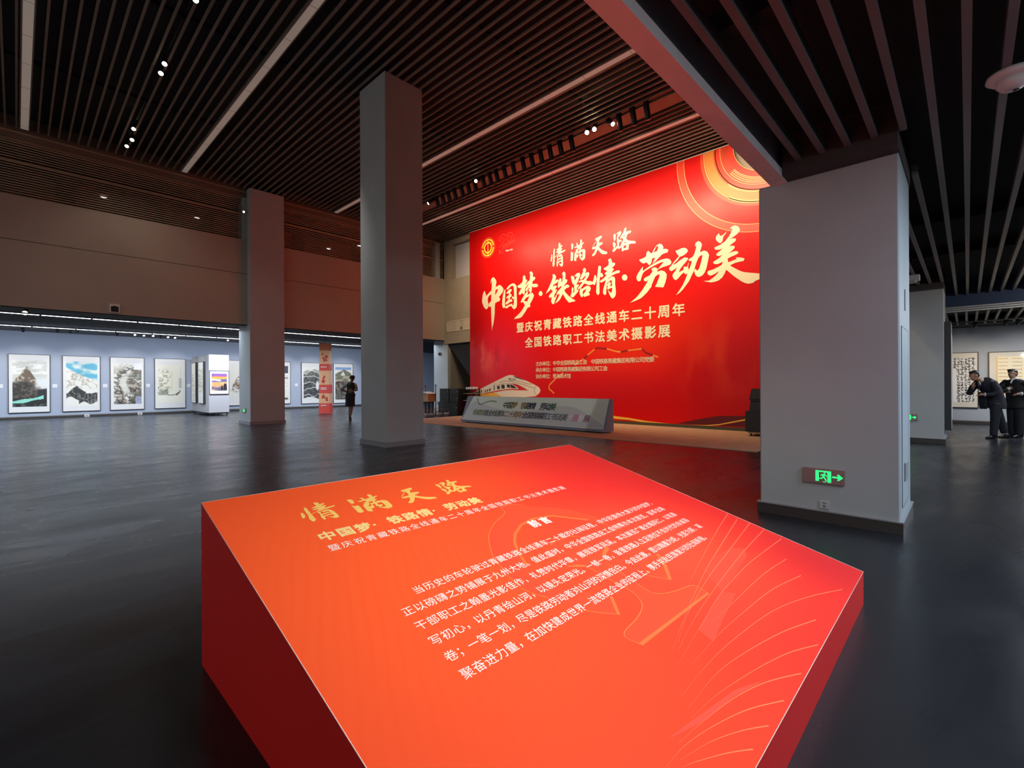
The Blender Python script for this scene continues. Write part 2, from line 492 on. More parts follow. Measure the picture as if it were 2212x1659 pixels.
# traced outlines of the lettering and the printed pictures, in millimetres on their boards
BIG={"zhong":[[[[1398,5827],[1429,6003],[1480,6064],[1570,6099],[1629,6068],[1718,5972],[1772,5881],[1715,5628],[1689,5274],[1681,4944],[1660,4740],[1652,4478],[1602,4181],[1576,4072],[1545,3991],[1529,3910],[1516,4049],[1499,3898],[1477,3741],[1447,4196],[1429,4502],[1421,4823],[1445,5348],[1456,5541],[1488,5827],[1475,5947],[1449,5917],[1412,5839]]],[[[1025,5576],[967,5539],[893,5421],[857,5242],[843,5102],[880,4999],[983,4824],[1105,4733],[1208,4770],[1253,4828],[1250,4968],[1215,5140],[1236,5250],[1262,5274],[1313,5323],[1455,5367],[1476,5538],[1375,5496],[1233,5404],[1140,5332],[1090,5423],[1045,5500]]],[[[1456,5541],[1715,5642],[1833,5666],[1950,5701],[2028,5671],[2142,5580],[2199,5490],[2199,5423],[2141,5349],[2025,5256],[1908,5176],[1966,5141],[2000,5089],[1975,5031],[1936,4995],[1809,4983],[1671,4931],[1551,4890],[1421,4830],[1310,4815],[1266,4910],[1281,4972],[1372,5023],[1453,5097],[1633,5226],[1673,5269],[1753,5348],[1812,5422],[1871,5530],[1793,5534],[1714,5504],[1635,5446],[1455,5367]]]],"guo":[[[[2304,5469],[2256,5428],[2208,5340],[2169,5224],[2129,5025],[2114,4823],[2137,4726],[2203,4661],[2279,4675],[2299,4734],[2290,4897],[2301,5138],[2312,5299]]],[[[2360,5438],[2436,5524],[2539,5596],[2670,5637],[2762,5650],[2853,5623],[2944,5543],[2979,5472],[2969,5249],[2985,4983],[2992,4719],[2965,4616],[2828,4540],[2755,4588],[2672,4690],[2626,4702],[2515,4689],[2439,4650],[2383,4633],[2317,4658],[2298,4720],[2403,4749],[2590,4793],[2719,4798],[2728,4730],[2783,4724],[2811,4833],[2822,5070],[2824,5309],[2797,5498],[2770,5542],[2687,5548],[2595,5514],[2482,5437]]],[[[2368,5285],[2425,5337],[2501,5394],[2557,5426],[2622,5428],[2686,5401],[2695,5360],[2658,5325],[2612,5285],[2602,5233],[2667,5197],[2694,5154],[2666,5111],[2592,5060],[2572,4969],[2619,4983],[2656,5012],[2693,4981],[2729,4923],[2711,4892],[2572,4869],[2459,4822],[2375,4792],[2331,4838],[2337,4884],[2413,4936],[2479,5001],[2489,5067],[2452,5072],[2414,5043],[2367,5083],[2386,5121],[2462,5158],[2518,5191],[2537,5248],[2481,5263],[2406,5253]]],[[[2684,5082],[2740,5101],[2822,5051],[2812,4992],[2766,4978],[2721,5024]]]],"meng":[[[[3318,5814],[3348,5854],[3401,5885],[3453,5844],[3483,5800],[3470,5712],[3531,5689],[3574,5637],[3547,5596],[3477,5529],[3459,5428],[3450,5326],[3431,5147],[3396,5093],[3352,5092],[3308,5150],[3282,5187],[3210,5124],[3130,5109],[3094,5153],[3104,5204],[3194,5310],[3256,5392],[3176,5384],[3087,5410],[3024,5472],[3034,5510],[3106,5519],[3213,5569],[3302,5614],[3320,5657],[3339,5771]]],[[[3696,5908],[3723,5967],[3783,5986],[3851,5933],[3889,5863],[3875,5750],[3942,5737],[4010,5697],[4009,5653],[3942,5600],[3865,5567],[3847,5461],[3941,5447],[4058,5436],[4125,5400],[4155,5352],[4133,5311],[4074,5300],[3957,5311],[3872,5304],[3906,5344],[3830,5361],[3821,5260],[3803,5147],[3743,5123],[3700,5149],[3632,5261],[3701,5290],[3684,5344],[3597,5266],[3527,5198],[3475,5244],[3467,5284],[3563,5374],[3659,5502],[3599,5472],[3529,5405],[3441,5314],[3459,5454],[3565,5555],[3703,5637],[3730,5774],[3739,5881]]],[[[3588,5216],[3614,5148],[3570,5037],[3768,5120],[3871,5087],[3929,5002],[3920,4940],[3852,4821],[3766,4716],[3714,4658],[3739,4591],[3713,4543],[3592,4525],[3558,4496],[3487,4401],[3382,4295],[3275,4189],[3150,4143],[3006,4137],[2861,4139],[2792,4112],[2880,4176],[2834,4174],[2953,4235],[3152,4359],[3295,4474],[3436,4640],[3332,4802],[3234,4762],[3208,4824],[3298,4956],[3439,5094],[3527,5172]],[[3385,4834],[3508,4942],[3682,4984],[3629,4888],[3551,4781]]]],"dot1":[[[[4383,4998],[4378,4969],[4364,4943],[4342,4924],[4315,4914],[4284,4913],[4254,4922],[4226,4940],[4204,4964],[4190,4994],[4186,5025],[4191,5055],[4205,5080],[4227,5099],[4255,5109],[4285,5110],[4316,5101],[4343,5083],[4365,5058],[4379,5029]]]],"tie":[[[[4893,5641],[4910,5671],[4972,5672],[5034,5626],[5075,5538],[5044,5462],[5012,5386],[5095,5446],[5167,5430],[5197,5390],[5167,5346],[5053,5298],[4949,5265],[4907,5206],[4823,5120],[4717,5036],[4631,5007],[4552,4963],[4600,5036],[4718,5201],[4846,5411],[4920,5563]]],[[[4823,5136],[4865,5171],[4949,5208],[5011,5227],[5094,5203],[5114,5168],[5062,5118],[5010,5045],[5113,5062],[5103,5015],[5040,4927],[4988,4869],[4977,4740],[5029,4782],[5071,4858],[5112,4836],[5081,4759],[5028,4668],[4965,4513],[4903,4508],[4830,4595],[4820,4645],[4841,4725],[4852,4805],[4768,4767],[4711,4823],[4716,4864],[4801,4943],[4895,4995],[4885,5054],[4839,5069]]],[[[5361,5557],[5382,5650],[5442,5696],[5502,5662],[5532,5593],[5521,5435],[5511,5389],[5600,5367],[5619,5317],[5579,5251],[5479,5170],[5449,5127],[5529,5147],[5559,5178],[5658,5157],[5713,5096],[5697,5067],[5578,5044],[5468,4980],[5518,4894],[5675,4737],[5851,4604],[6014,4504],[5908,4518],[5966,4487],[5772,4487],[5703,4472],[5615,4546],[5516,4670],[5397,4846],[5336,4758],[5275,4669],[5213,4613],[5110,4561],[5011,4527],[5111,4642],[5194,4760],[5256,4881],[5174,4852],[5102,4861],[5102,4918],[5175,4989],[5318,5098],[5338,5167],[5257,5139],[5175,5102],[5155,5154],[5166,5265],[5239,5464],[5310,5456],[5340,5400],[5319,5307],[5380,5329],[5401,5486],[5402,5615]]]],"lu":[[[[5787,5456],[5836,5472],[5894,5447],[5942,5385],[5961,5303],[5971,5255],[6029,5355],[6068,5412],[5933,5425],[6011,5499],[6106,5538],[6173,5519],[6220,5465],[6201,5390],[6133,5276],[6104,5203],[6047,5133],[6056,5085],[6104,5109],[6151,5094],[6132,5043],[6065,4990],[6055,4898],[6141,4909],[6112,4843],[6006,4748],[5909,4667],[5851,4656],[5783,4683],[5760,4734],[5803,4807],[5823,4883],[5810,4964],[5843,5046],[5901,4998],[5901,4919],[5871,4798],[5949,4866],[5940,4945],[5931,5104],[5854,5178],[5806,5311]]],[[[6324,5595],[6353,5644],[6399,5667],[6455,5634],[6479,5568],[6445,5505],[6417,5448],[6519,5493],[6592,5473],[6619,5422],[6592,5343],[6499,5235],[6462,5194],[6572,5154],[6682,5138],[6763,5087],[6790,5022],[6717,5010],[6626,5001],[6535,5030],[6424,5092],[6368,5085],[6292,5004],[6198,4940],[6103,4930],[6093,4955],[6198,5049],[6312,5156],[6237,5175],[6123,5169],[6171,5224],[6275,5247],[6369,5232],[6462,5348],[6481,5391],[6388,5345],[6294,5267],[6219,5271],[6200,5305],[6276,5440],[6352,5567]]],[[[6245,4964],[6273,4898],[6329,4859],[6319,4752],[6347,4687],[6318,4613],[6271,4604],[6215,4673],[6178,4772],[6188,4879]]],[[[6273,4898],[6367,4947],[6479,4992],[6571,4986],[6653,4936],[6680,4871],[6652,4799],[6579,4732],[6624,4696],[6633,4641],[6587,4632],[6458,4611],[6393,4604],[6347,4656],[6366,4715],[6441,4798],[6487,4876],[6422,4869],[6329,4828]]]],"qing":[[[[6846,5332],[6891,5325],[6917,5245],[6934,5182],[6898,5067],[6844,4969],[6781,5009],[6754,5089],[6800,5188]]],[[[7008,5614],[7053,5636],[7105,5612],[7123,5557],[7095,5367],[7165,5347],[7209,5273],[7191,5216],[7129,5204],[7077,5250],[7049,5074],[7048,4864],[7052,4653],[6993,4585],[6931,4639],[6905,4718],[6924,4912],[6943,5150],[6971,5372]]],[[[7410,5751],[7445,5804],[7488,5818],[7539,5779],[7567,5700],[7563,5657],[7665,5631],[7701,5595],[7672,5535],[7596,5489],[7554,5460],[7630,5439],[7646,5407],[7595,5343],[7527,5288],[7629,5308],[7763,5344],[7863,5327],[7887,5279],[7854,5248],[7729,5240],[7595,5210],[7475,5156],[7389,5096],[7286,5067],[7198,5036],[7111,5016],[7067,5056],[7085,5091],[7217,5152],[7356,5249],[7304,5272],[7270,5315],[7305,5347],[7391,5399],[7331,5417],[7236,5470],[7227,5509],[7323,5537],[7427,5585],[7444,5715]]],[[[7355,5145],[7424,5135],[7389,5022],[7354,4879],[7336,4748],[7326,4586],[7283,4547],[7213,4601],[7196,4678],[7223,4808],[7285,4978]]],[[[7407,5078],[7492,5139],[7578,5169],[7653,5142],[7698,5062],[7694,4887],[7718,4664],[7726,4561],[7700,4462],[7641,4404],[7582,4390],[7522,4441],[7455,4568],[7396,4724],[7456,4657],[7540,4586],[7575,4670],[7576,4817],[7560,5040],[7492,5035],[7389,4948]]],[[[7371,4906],[7423,4957],[7492,4984],[7534,4933],[7508,4871],[7457,4841],[7576,4831],[7575,4773],[7507,4760],[7405,4731],[7362,4781],[7405,4827],[7371,4876]]]],"dot2":[[[[8175,5033],[8169,5002],[8154,4975],[8131,4955],[8102,4945],[8069,4945],[8036,4955],[8007,4975],[7984,5002],[7969,5033],[7964,5067],[7969,5098],[7984,5125],[8008,5145],[8037,5155],[8070,5155],[8103,5144],[8132,5125],[8155,5098],[8170,5066]]]],"lao":[[[[8623,5545],[8646,5562],[8773,5580],[8876,5624],[8900,5755],[8956,5789],[9024,5720],[9073,5679],[9180,5710],[9268,5720],[9301,5799],[9313,5868],[9269,5888],[9225,5856],[9247,5913],[9357,5947],[9432,5905],[9486,5823],[9475,5744],[9571,5735],[9656,5687],[9631,5642],[9639,5610],[9528,5601],[9431,5580],[9376,5529],[9299,5472],[9222,5404],[9100,5344],[9167,5455],[9205,5526],[9090,5511],[9067,5391],[9033,5335],[8988,5312],[8932,5374],[8886,5424],[8784,5404],[8692,5459]]],[[[9247,5896],[9191,5780],[9113,5672],[9086,5677],[9147,5789],[9220,5877]]],[[[8767,5309],[8691,5238],[8586,5119],[8527,5023],[8519,4939],[8561,4859],[8619,4833],[8677,4851],[8701,4953],[8736,5031],[8771,5109],[8753,5217]]],[[[8736,5136],[8863,5209],[9021,5285],[9222,5363],[9397,5413],[9591,5421],[9697,5378],[9760,5286],[9738,5209],[9611,5181],[9461,5167],[9330,5129],[9265,5089],[9396,5229],[9505,5328],[9375,5325],[9177,5268],[9021,5213],[8862,5157],[8736,5073]]],[[[9065,5133],[9088,5191],[9166,5208],[9232,5187],[9287,5136],[9264,5048],[9417,5067],[9525,5014],[9599,4911],[9588,4791],[9544,4636],[9479,4504],[9392,4394],[9282,4348],[9172,4373],[9106,4434],[9062,4564],[9074,4666],[9129,4606],[9191,4566],[9262,4679],[9329,4832],[9362,4950],[9275,4943],[9197,4894],[9130,4761],[9040,4567],[8904,4420],[8755,4304],[8674,4252],[8463,4194],[8261,4151],[8392,4224],[8534,4323],[8721,4508],[8883,4715],[8951,4830],[8872,4790],[8803,4821],[8792,4886],[8838,4920],[8997,4968],[9087,5057],[9110,5115]]]],"dong":[[[[9893,5610],[9949,5609],[10093,5650],[10194,5643],[10274,5584],[10294,5511],[10234,5455],[10132,5405],[10030,5391],[9968,5307],[9854,5229],[9801,5158],[9905,5199],[10091,5304],[10193,5339],[10293,5306],[10303,5275],[10232,5200],[10131,5100],[10049,5015],[9997,4905],[10150,4959],[10161,5055],[10272,5036],[10312,5146],[10328,5163],[10292,5032],[10321,4930],[10280,4829],[10220,4803],[10160,4878],[10068,4814],[9986,4729],[9903,4672],[9830,4723],[9789,4820],[9800,4878],[9883,4964],[9946,5073],[9842,5021],[9758,4985],[9695,5026],[9674,5090],[9738,5149],[9864,5287],[10010,5419],[9948,5490]]],[[[10512,5614],[10542,5724],[10620,5761],[10688,5722],[10735,5635],[10716,5553],[10667,5409],[10801,5436],[10896,5383],[10948,5278],[10923,5131],[10875,4912],[10817,4769],[10740,4686],[10644,4657],[10586,4672],[10527,4740],[10489,4862],[10519,4935],[10587,4856],[10645,4913],[10704,5095],[10753,5306],[10686,5309],[10618,5245],[10549,5084],[10479,4864],[10399,4722],[10329,4577],[10208,4438],[10127,4341],[10024,4257],[9896,4195],[9983,4292],[10127,4489],[10230,4690],[10311,4892],[10391,5073],[10422,5195],[10352,5197],[10313,5234],[10343,5268],[10452,5315],[10501,5403],[10551,5548],[10561,5662]]]],"mei":[[[[11242,5861],[11269,5786],[11305,5769],[11378,5800],[11477,5876],[11432,5806],[11369,5737],[11341,5612],[11304,5564],[11259,5564],[11186,5636],[11144,5720],[11159,5782],[11196,5830]]],[[[11557,5920],[11602,5970],[11698,5990],[11785,5946],[11836,5852],[11828,5800],[11767,5732],[11662,5673],[11538,5617],[11626,5629],[11714,5606],[11728,5576],[11705,5526],[11608,5473],[11537,5423],[11608,5418],[11678,5395],[11695,5354],[11642,5292],[11554,5236],[11509,5208],[11625,5240],[11730,5238],[11790,5199],[11778,5156],[11694,5126],[11553,5089],[11473,5048],[11500,5025],[11499,4951],[11623,4974],[11746,5007],[11711,5050],[11815,5036],[11918,5002],[11961,4967],[11926,4910],[11832,4909],[11693,4898],[11552,4849],[11692,4742],[11831,4646],[11933,4592],[12102,4546],[12235,4512],[12496,4448],[12479,4334],[12300,4310],[12234,4284],[12184,4247],[12067,4235],[11966,4271],[11864,4341],[11760,4430],[11639,4541],[11445,4748],[11408,4652],[11336,4534],[11226,4458],[11116,4437],[11004,4435],[10873,4474],[10778,4512],[10948,4501],[11079,4575],[11190,4669],[11237,4737],[11098,4666],[10986,4637],[10911,4687],[10889,4757],[10931,4798],[11062,4813],[11228,4869],[11319,4909],[11356,4995],[11192,4950],[11100,4976],[11063,5030],[11091,5053],[11229,5112],[11348,5202],[11248,5183],[11184,5205],[11157,5248],[11194,5287],[11358,5386],[11231,5374],[11139,5392],[11102,5456],[11139,5477],[11268,5506],[11413,5579],[11539,5718],[11610,5849],[11628,5919]]]]}
SMALL={"qing":[[[[4856,6464],[4891,6430],[4890,6295],[4843,6187],[4808,6202],[4821,6308]]],[[[4984,6690],[5018,6629],[5005,6328],[5003,6042],[4950,5958],[4911,5986],[4900,6114],[4936,6269],[4949,6553]]],[[[5200,6753],[5212,6830],[5256,6835],[5294,6786],[5289,6699],[5356,6729],[5389,6696],[5333,6637],[5277,6595],[5378,6610],[5366,6560],[5310,6482],[5499,6519],[5536,6487],[5487,6456],[5310,6412],[5152,6371],[5062,6335],[5004,6292],[5016,6325],[5130,6393],[5198,6460],[5085,6482],[5097,6515],[5210,6564],[5108,6567],[5097,6595],[5210,6653]]],[[[5118,6342],[5186,6347],[5163,6227],[5173,6082],[5161,5942],[5116,5941],[5105,6077],[5140,6231]]],[[[5186,6347],[5332,6381],[5376,6346],[5409,6234],[5418,6003],[5396,5919],[5329,5901],[5273,5958],[5196,6070],[5263,6013],[5341,6017],[5331,6301],[5242,6283]]],[[[5163,6227],[5331,6257],[5342,6211],[5162,6173]]],[[[5162,6120],[5330,6160],[5341,6105],[5162,6076]]]],"man":[[[[5804,6663],[5847,6689],[5900,6643],[5899,6557],[5856,6444],[5813,6488]]],[[[5791,6422],[5823,6347],[5898,6350],[5897,6229],[5875,6042],[5810,6023],[5772,6061],[5780,6251]]],[[[5952,6520],[6047,6544],[6215,6578],[6227,6738],[6258,6757],[6299,6714],[6298,6595],[6370,6622],[6385,6594],[6308,6542],[6277,6463],[6308,6482],[6308,6448],[6256,6416],[6110,6394],[6047,6389],[6004,6415],[6089,6432],[6089,6492],[6005,6484],[5963,6496]]],[[[6048,6664],[6101,6636],[6110,6531],[6068,6522]]],[[[5961,6285],[6025,6376],[6110,6394],[6109,6325],[6046,6235],[6034,5996],[5991,5990],[5939,6031],[5950,6167]]],[[[6109,6325],[6297,6374],[6400,6361],[6450,6292],[6439,6057],[6397,5980],[6305,5955],[6233,6028],[6171,6108],[6233,6079],[6316,6064],[6327,6198],[6317,6284],[6234,6284],[6109,6257]]],[[[6193,6428],[6245,6435],[6234,6284],[6223,6166],[6160,6144],[6182,6277]]],[[[6045,6200],[6130,6253],[6129,6150],[6087,6106],[6045,6097]]],[[[6192,6172],[6275,6207],[6296,6152],[6233,6096],[6191,6104]]]],"tian":[[[[6874,6633],[6923,6655],[7119,6695],[7157,6679],[7147,6615],[7060,6568],[7020,6477],[7136,6453],[7185,6443],[7194,6400],[7117,6358],[7029,6335],[7077,6251],[7193,6153],[7364,6071],[7383,6026],[7354,5999],[7192,6019],[7115,6078],[6980,6237],[6940,6162],[6861,6061],[6781,6021],[6738,6051],[6752,6090],[6842,6165],[6882,6282],[6783,6276],[6737,6302],[6753,6349],[6922,6365],[6952,6475],[6942,6543],[6884,6597]]],[[[6923,6523],[6763,6364],[6749,6367],[6903,6535]]]],"lu":[[[[7633,6607],[7676,6645],[7722,6603],[7731,6505],[7702,6398],[7656,6392],[7638,6493]]],[[[7741,6623],[7887,6686],[7941,6666],[7950,6608],[7886,6519],[7795,6491],[7777,6543],[7868,6619],[7795,6595]]],[[[7776,6495],[7831,6483],[7840,6401],[7949,6370],[7966,6334],[7867,6299],[7848,6207],[7866,6156],[7920,6097],[7865,6076],[7774,6110],[7682,6032],[7617,6010],[7589,6051],[7627,6124],[7701,6141],[7784,6205],[7776,6351]]],[[[7609,6337],[7647,6362],[7720,6298],[7711,6204],[7664,6133],[7627,6188]]],[[[8067,6717],[8112,6762],[8156,6712],[8120,6610],[8297,6614],[8337,6577],[8297,6531],[8191,6515],[8155,6428],[8137,6369],[8225,6287],[8348,6253],[8469,6220],[8503,6174],[8477,6132],[8347,6160],[8242,6158],[8223,5989],[8152,5979],[8045,5992],[8000,5954],[7965,5993],[7956,6122],[7865,6076],[7847,6112],[7920,6177],[7957,6280],[7993,6305],[8030,6360],[7976,6436],[7922,6415],[7886,6439],[7959,6535],[8031,6614]],[[8012,6491],[8102,6511],[8066,6464]],[[8028,6139],[8153,6160],[8117,6057],[8037,6058]],[[8029,6218],[8092,6276],[8136,6235]]]]}
TRAIN={"body":[[182,1016],[547,1149],[1252,1389],[1926,1618],[2144,1692],[2359,1758],[2528,1790],[2696,1787],[2840,1743],[3384,1573],[3774,1439],[4041,1337],[4172,1266],[4246,1166],[4227,1081],[4114,980],[3981,907],[3577,879],[3180,836],[2564,826],[2051,818],[1877,923],[1656,998],[1477,1020],[1157,1009],[831,958],[545,915],[352,912],[280,960]],"flame":[[545,910],[902,983],[1250,1034],[1522,1044],[1701,1014],[1833,954],[2030,879],[2007,725],[423,695],[377,905]],"stripe":[[617,937],[1065,1024],[1567,1091],[1923,1140],[2355,1188],[2712,1204],[3061,1190],[2960,1279],[2651,1415],[2838,1399],[3062,1354],[3343,1265],[3607,1127],[3381,1148],[3081,1146],[2670,1159],[2248,1142],[1812,1077],[1249,1010]]}
TRAIN_DARK=[[[1781,1310],[1935,1348],[1945,1202],[1780,1178]],[[2033,1371],[2228,1386],[2248,1218],[2043,1210]],[[2367,1393],[2526,1392],[2577,1279],[2556,1249],[2377,1264]],[[2557,1392],[2620,1392],[2796,1324],[2960,1227],[2619,1237]],[[1019,1143],[1078,1159],[1077,1056],[1019,1040]],[[1136,1167],[1205,1191],[1204,1081],[1142,1064]],[[1278,1207],[1365,1231],[1364,1113],[1277,1092]],[[949,1127],[968,1130],[967,1039],[949,1031]],[[1569,1341],[1625,1364],[1624,1138],[1575,1138]],[[2768,1736],[2840,1728],[2983,1699],[3424,1551],[3364,1556],[2799,1698]],[[2464,1658],[2777,1639],[2931,1585],[2735,1542],[2558,1558]],[[750,1134],[809,1142],[784,1014],[749,1005]],[[365,969],[594,1036],[582,972],[401,953]]]
TRAIN_LINES=[[[4041,1334],[3965,1280],[3926,1165],[3954,1036],[4048,965]],[[2314,1431],[2672,1429],[3082,1354],[3578,1127]],[[1925,1479],[2250,1531],[2673,1505],[3184,1412],[3926,1237]],[[2880,1533],[3184,1501],[3580,1411],[3793,1410]],[[1547,1403],[1637,1434],[1625,1364]],[[1703,1325],[1990,1402],[2314,1431]]]
LAMP=[[2548,1638],[2757,1624],[2870,1588],[2725,1561],[2590,1573]]
ROUTE=[[4950,1033],[4674,1229],[4722,1374],[5045,1623],[5405,1830],[5927,2096],[6346,2321],[6511,2450],[6832,2651],[6951,2695],[7336,2640],[7728,2522],[7892,2498],[8179,2531],[8698,2565],[8832,2435],[9096,2331],[9290,2256]]
GOLD=[[5902,486],[6825,377],[7684,264],[8224,229],[8791,162],[9475,118],[9938,99],[10810,126],[11221,180],[11616,282],[11921,357],[12162,457],[12162,408],[11921,318],[11616,242],[11221,149],[10810,94],[9938,66],[9235,83],[8740,102],[8224,158],[7683,168],[6824,290],[5902,408]]
LOGO20=[[[2081,7612],[2109,7665],[2180,7680],[2249,7650],[2262,7583],[2234,7520],[2136,7441],[2037,7363],[1966,7287],[1951,7171],[2021,7147]],[[2081,7612],[1982,7588],[1947,7630],[1969,7715],[2040,7790],[2139,7828],[2236,7821],[2319,7778],[2374,7726],[2443,7790],[2539,7827],[2634,7820],[2728,7756],[2795,7673],[2834,7577],[2820,7483],[2793,7441],[2672,7418],[2536,7397],[2399,7347],[2316,7305],[2163,7327]],[[2163,7327],[2317,7414],[2399,7357]],[[2579,7681],[2483,7663],[2428,7597],[2455,7493],[2537,7436],[2632,7475],[2673,7554],[2660,7634],[2579,7681]],[[2953,7426],[2806,7409],[2604,7344],[2481,7282],[2357,7189],[2245,7103],[2189,7064],[2049,7062],[1922,7047],[2036,7144],[2177,7245],[2316,7305]]]
P_FILL=[[[2088,702],[2191,701],[2242,742],[2251,756],[2411,846],[2516,931],[2592,1060],[2586,1210],[2565,1358],[2529,1479],[2464,1474],[2497,1355],[2522,1204],[2503,1073],[2433,995],[2317,924],[2160,894],[2034,918],[1927,975],[1864,1032],[1800,1123],[1756,1227],[1738,1336],[1759,1438],[1861,1540],[1926,1611],[1856,1713],[1783,1657],[1723,1596],[1651,1459],[1599,1366],[1602,1281],[1639,1139],[1668,1066],[1737,967],[1804,899],[1914,828],[2052,766]],[[2037,1149],[2155,1135],[2234,1221],[2269,1371],[2172,1442],[2157,1597],[2153,1706],[2205,1747],[2301,1775],[2433,1804],[2432,1881],[1772,1874],[1759,1857],[1756,1793],[1906,1770],[2004,1741],[2050,1695],[2065,1637],[2053,1550],[2041,1396],[1940,1341],[1941,1238]],[[2387,1518],[2541,1530],[2479,1624],[2368,1711],[2302,1655],[2286,1583]]]
P_BAND=[[[2441,1874],[2433,1885],[1766,1877],[1766,1860]],[[1926,1611],[1944,1616],[1855,1715],[1842,1705]],[[2541,1530],[2556,1538],[2483,1626],[2367,1713],[2355,1700],[2452,1622]],[[1750,1224],[1797,1121],[1854,1034],[1921,972],[2036,911],[2166,888],[2324,918],[2511,1068],[2496,1079],[2308,932],[2155,909],[2039,928],[1932,986],[1869,1042],[1809,1128],[1765,1232]],[[1940,1341],[2005,1357],[2049,1390],[2032,1394],[1948,1351]],[[2337,1326],[2318,1354],[2234,1381],[2217,1372],[2271,1344]]]
P_LINE=[[[2242,742],[2191,701],[2088,702],[2052,766],[1914,828],[1804,899],[1737,967],[1668,1066],[1639,1139],[1602,1281],[1599,1366],[1651,1459]],[[2172,1442],[2157,1597],[2153,1706],[2205,1747],[2301,1775],[2433,1804],[2432,1881]],[[1772,1874],[1759,1857],[1756,1793],[1906,1770],[2004,1741],[2050,1695],[2065,1637],[2053,1550],[2041,1396]],[[1723,1596],[1783,1657],[1856,1713]],[[2026,1158],[2104,1140],[2210,1148],[2271,1194]],[[2263,1596],[2308,1652],[2368,1711]]]
P_FAN=[[[3681,1526],[3237,1609],[2644,1732],[2384,1794]],[[3666,1603],[3022,1712],[2638,1780],[2197,1877],[1857,1963]],[[3686,1684],[3042,1763],[2588,1818],[2130,1900],[1928,1957]],[[3677,1784],[3118,1822],[2601,1873],[2173,1926],[1881,1979]],[[3651,1907],[3038,1895],[2523,1919],[2174,1963],[1802,2016]],[[3335,2017],[2954,1991],[2499,1991],[2198,1990]],[[3193,2134],[2849,2078],[2490,2055],[2152,2044],[1841,2051]],[[3269,2330],[2970,2227],[2614,2143],[2187,2100],[1900,2090],[1652,2099]],[[2743,2303],[2451,2222],[2111,2159],[1882,2134],[1618,2138]],[[2519,2358],[2323,2287],[2082,2230],[1794,2180],[1588,2162]],[[2222,2356],[2026,2277],[1825,2226],[1614,2195],[1456,2179]],[[1986,2352],[1824,2282],[1657,2233],[1483,2198],[1345,2191]],[[1802,2350],[1697,2297],[1557,2245],[1402,2209]],[[1651,2346],[1558,2295],[1440,2243],[1384,2223]]]
P_SHADE=[[[2636,1782],[2524,1917],[2826,1885],[3105,1855],[3199,1805],[3109,1758],[2894,1742]],[[2092,1974],[2074,2048],[2293,2012],[2584,1969],[2524,1917],[2310,1946]],[[1431,2148],[1614,2173],[1866,2212],[2044,2271],[1833,2223],[1598,2191]]]

# ------------------------------------------------------------------ the setting
ZH = 8.40        # underside of the hall ceiling slats
XW = 14.62       # right-hand hall wall, which carries the banner
YF = 18.6        # fascia of the left gallery
YW = 29.3        # picture wall of the left gallery
PIL = dict(near=(5.62, 6.66, 0.45, 1.64), middle=(5.71, 6.72, 9.36, 10.48), far=(5.74, 6.92, 18.34, 19.55),
           corner=(14.65, 15.75, 18.40, 19.52), right=(14.50, 15.60, 0.385, 1.60))

mb = MB().add([(-9, -9, 0), (27, -9, 0), (27, 31, 0), (-9, 31, 0)], [(0, 1, 2, 3)])
struct('floor', mb, floor_mat())

# tall hall ceiling: black void above thin dark slats
mb = MB().box(-9, 14.7, 1.4, 18.7, 8.75, 8.85, 0)
x = -8.9
STRIPX = (0.18, 3.83, 9.0, 12.3)
while x < 14.5:
    if not any(abs(x + 0.025 - s) < 0.13 for s in STRIPX) and not (10.98 < x < 11.5):
        mb.box(x + 0.006, x + 0.044, 1.5, 18.55, ZH, ZH + 0.05, 1)
    x += 0.207
mb.box(11.02, 11.46, 1.5, 18.55, ZH, ZH + 0.03, 2)      # solid strip beside the spot track
for y in (3.2, 7.0, 10.9, 14.8):
    mb.box(-9, 14.5, y, y + 0.06, ZH + 0.12, ZH + 0.2, 0)
ceil = struct('ceiling', mb, [BLACK, SLAT, M('ceiling plate', (0.20, 0.19, 0.17, 1), 0.5)])

# wall over the beam between the hall and the low gallery, and the pale beam edge under it
mb = MB().box(-9, 14.62, 1.40, 1.51, 3.585, 8.8, 0).box(-9, 5.62, 1.36, 1.51, 3.50, 3.585, 1).box(6.66, 14.6, 1.36, 1.51, 3.5, 3.585, 1)
struct('wall_beam', mb, [WALL, M('pale beam paint', (0.90, 0.86, 0.84, 1), 0.6, noise=0.05)])

# low gallery ceiling: black slab, long grey battens
mb = MB().box(-9, 16.8, -9, 1.36, 3.92, 4.0, 0)
mb.box(5.42, 6.66, 0.44, 1.36, 3.515, 3.92, 1).box(14.3, 15.7, 0.38, 1.36, 3.515, 3.92, 1)
for y0 in (-3.2, -6.3):
    mb.box(-9, 16.8, y0, y0 + 0.2, 3.75, 3.92, 0)
for x0 in (-2.0, 3.3, 9.5, 12.0):
    mb.box(x0, x0 + 0.12, -9, 1.36, 3.78, 3.92, 0)
low = struct('ceiling.001', mb, [BLACK, M('dark header paint', (0.05, 0.04, 0.04, 1), 0.6)])
for k in range(42):
    y = 1.21 - 0.2025 * k
    segs = ((-8, 5.42), (6.66, 14.3)) if y > 0.36 else ((-8, 16.8),)
    for a, b in segs:
        o = MB().box(a, b, y - 0.0245, y + 0.0245, 3.62, 3.72).build('batten', BATTEN, low)
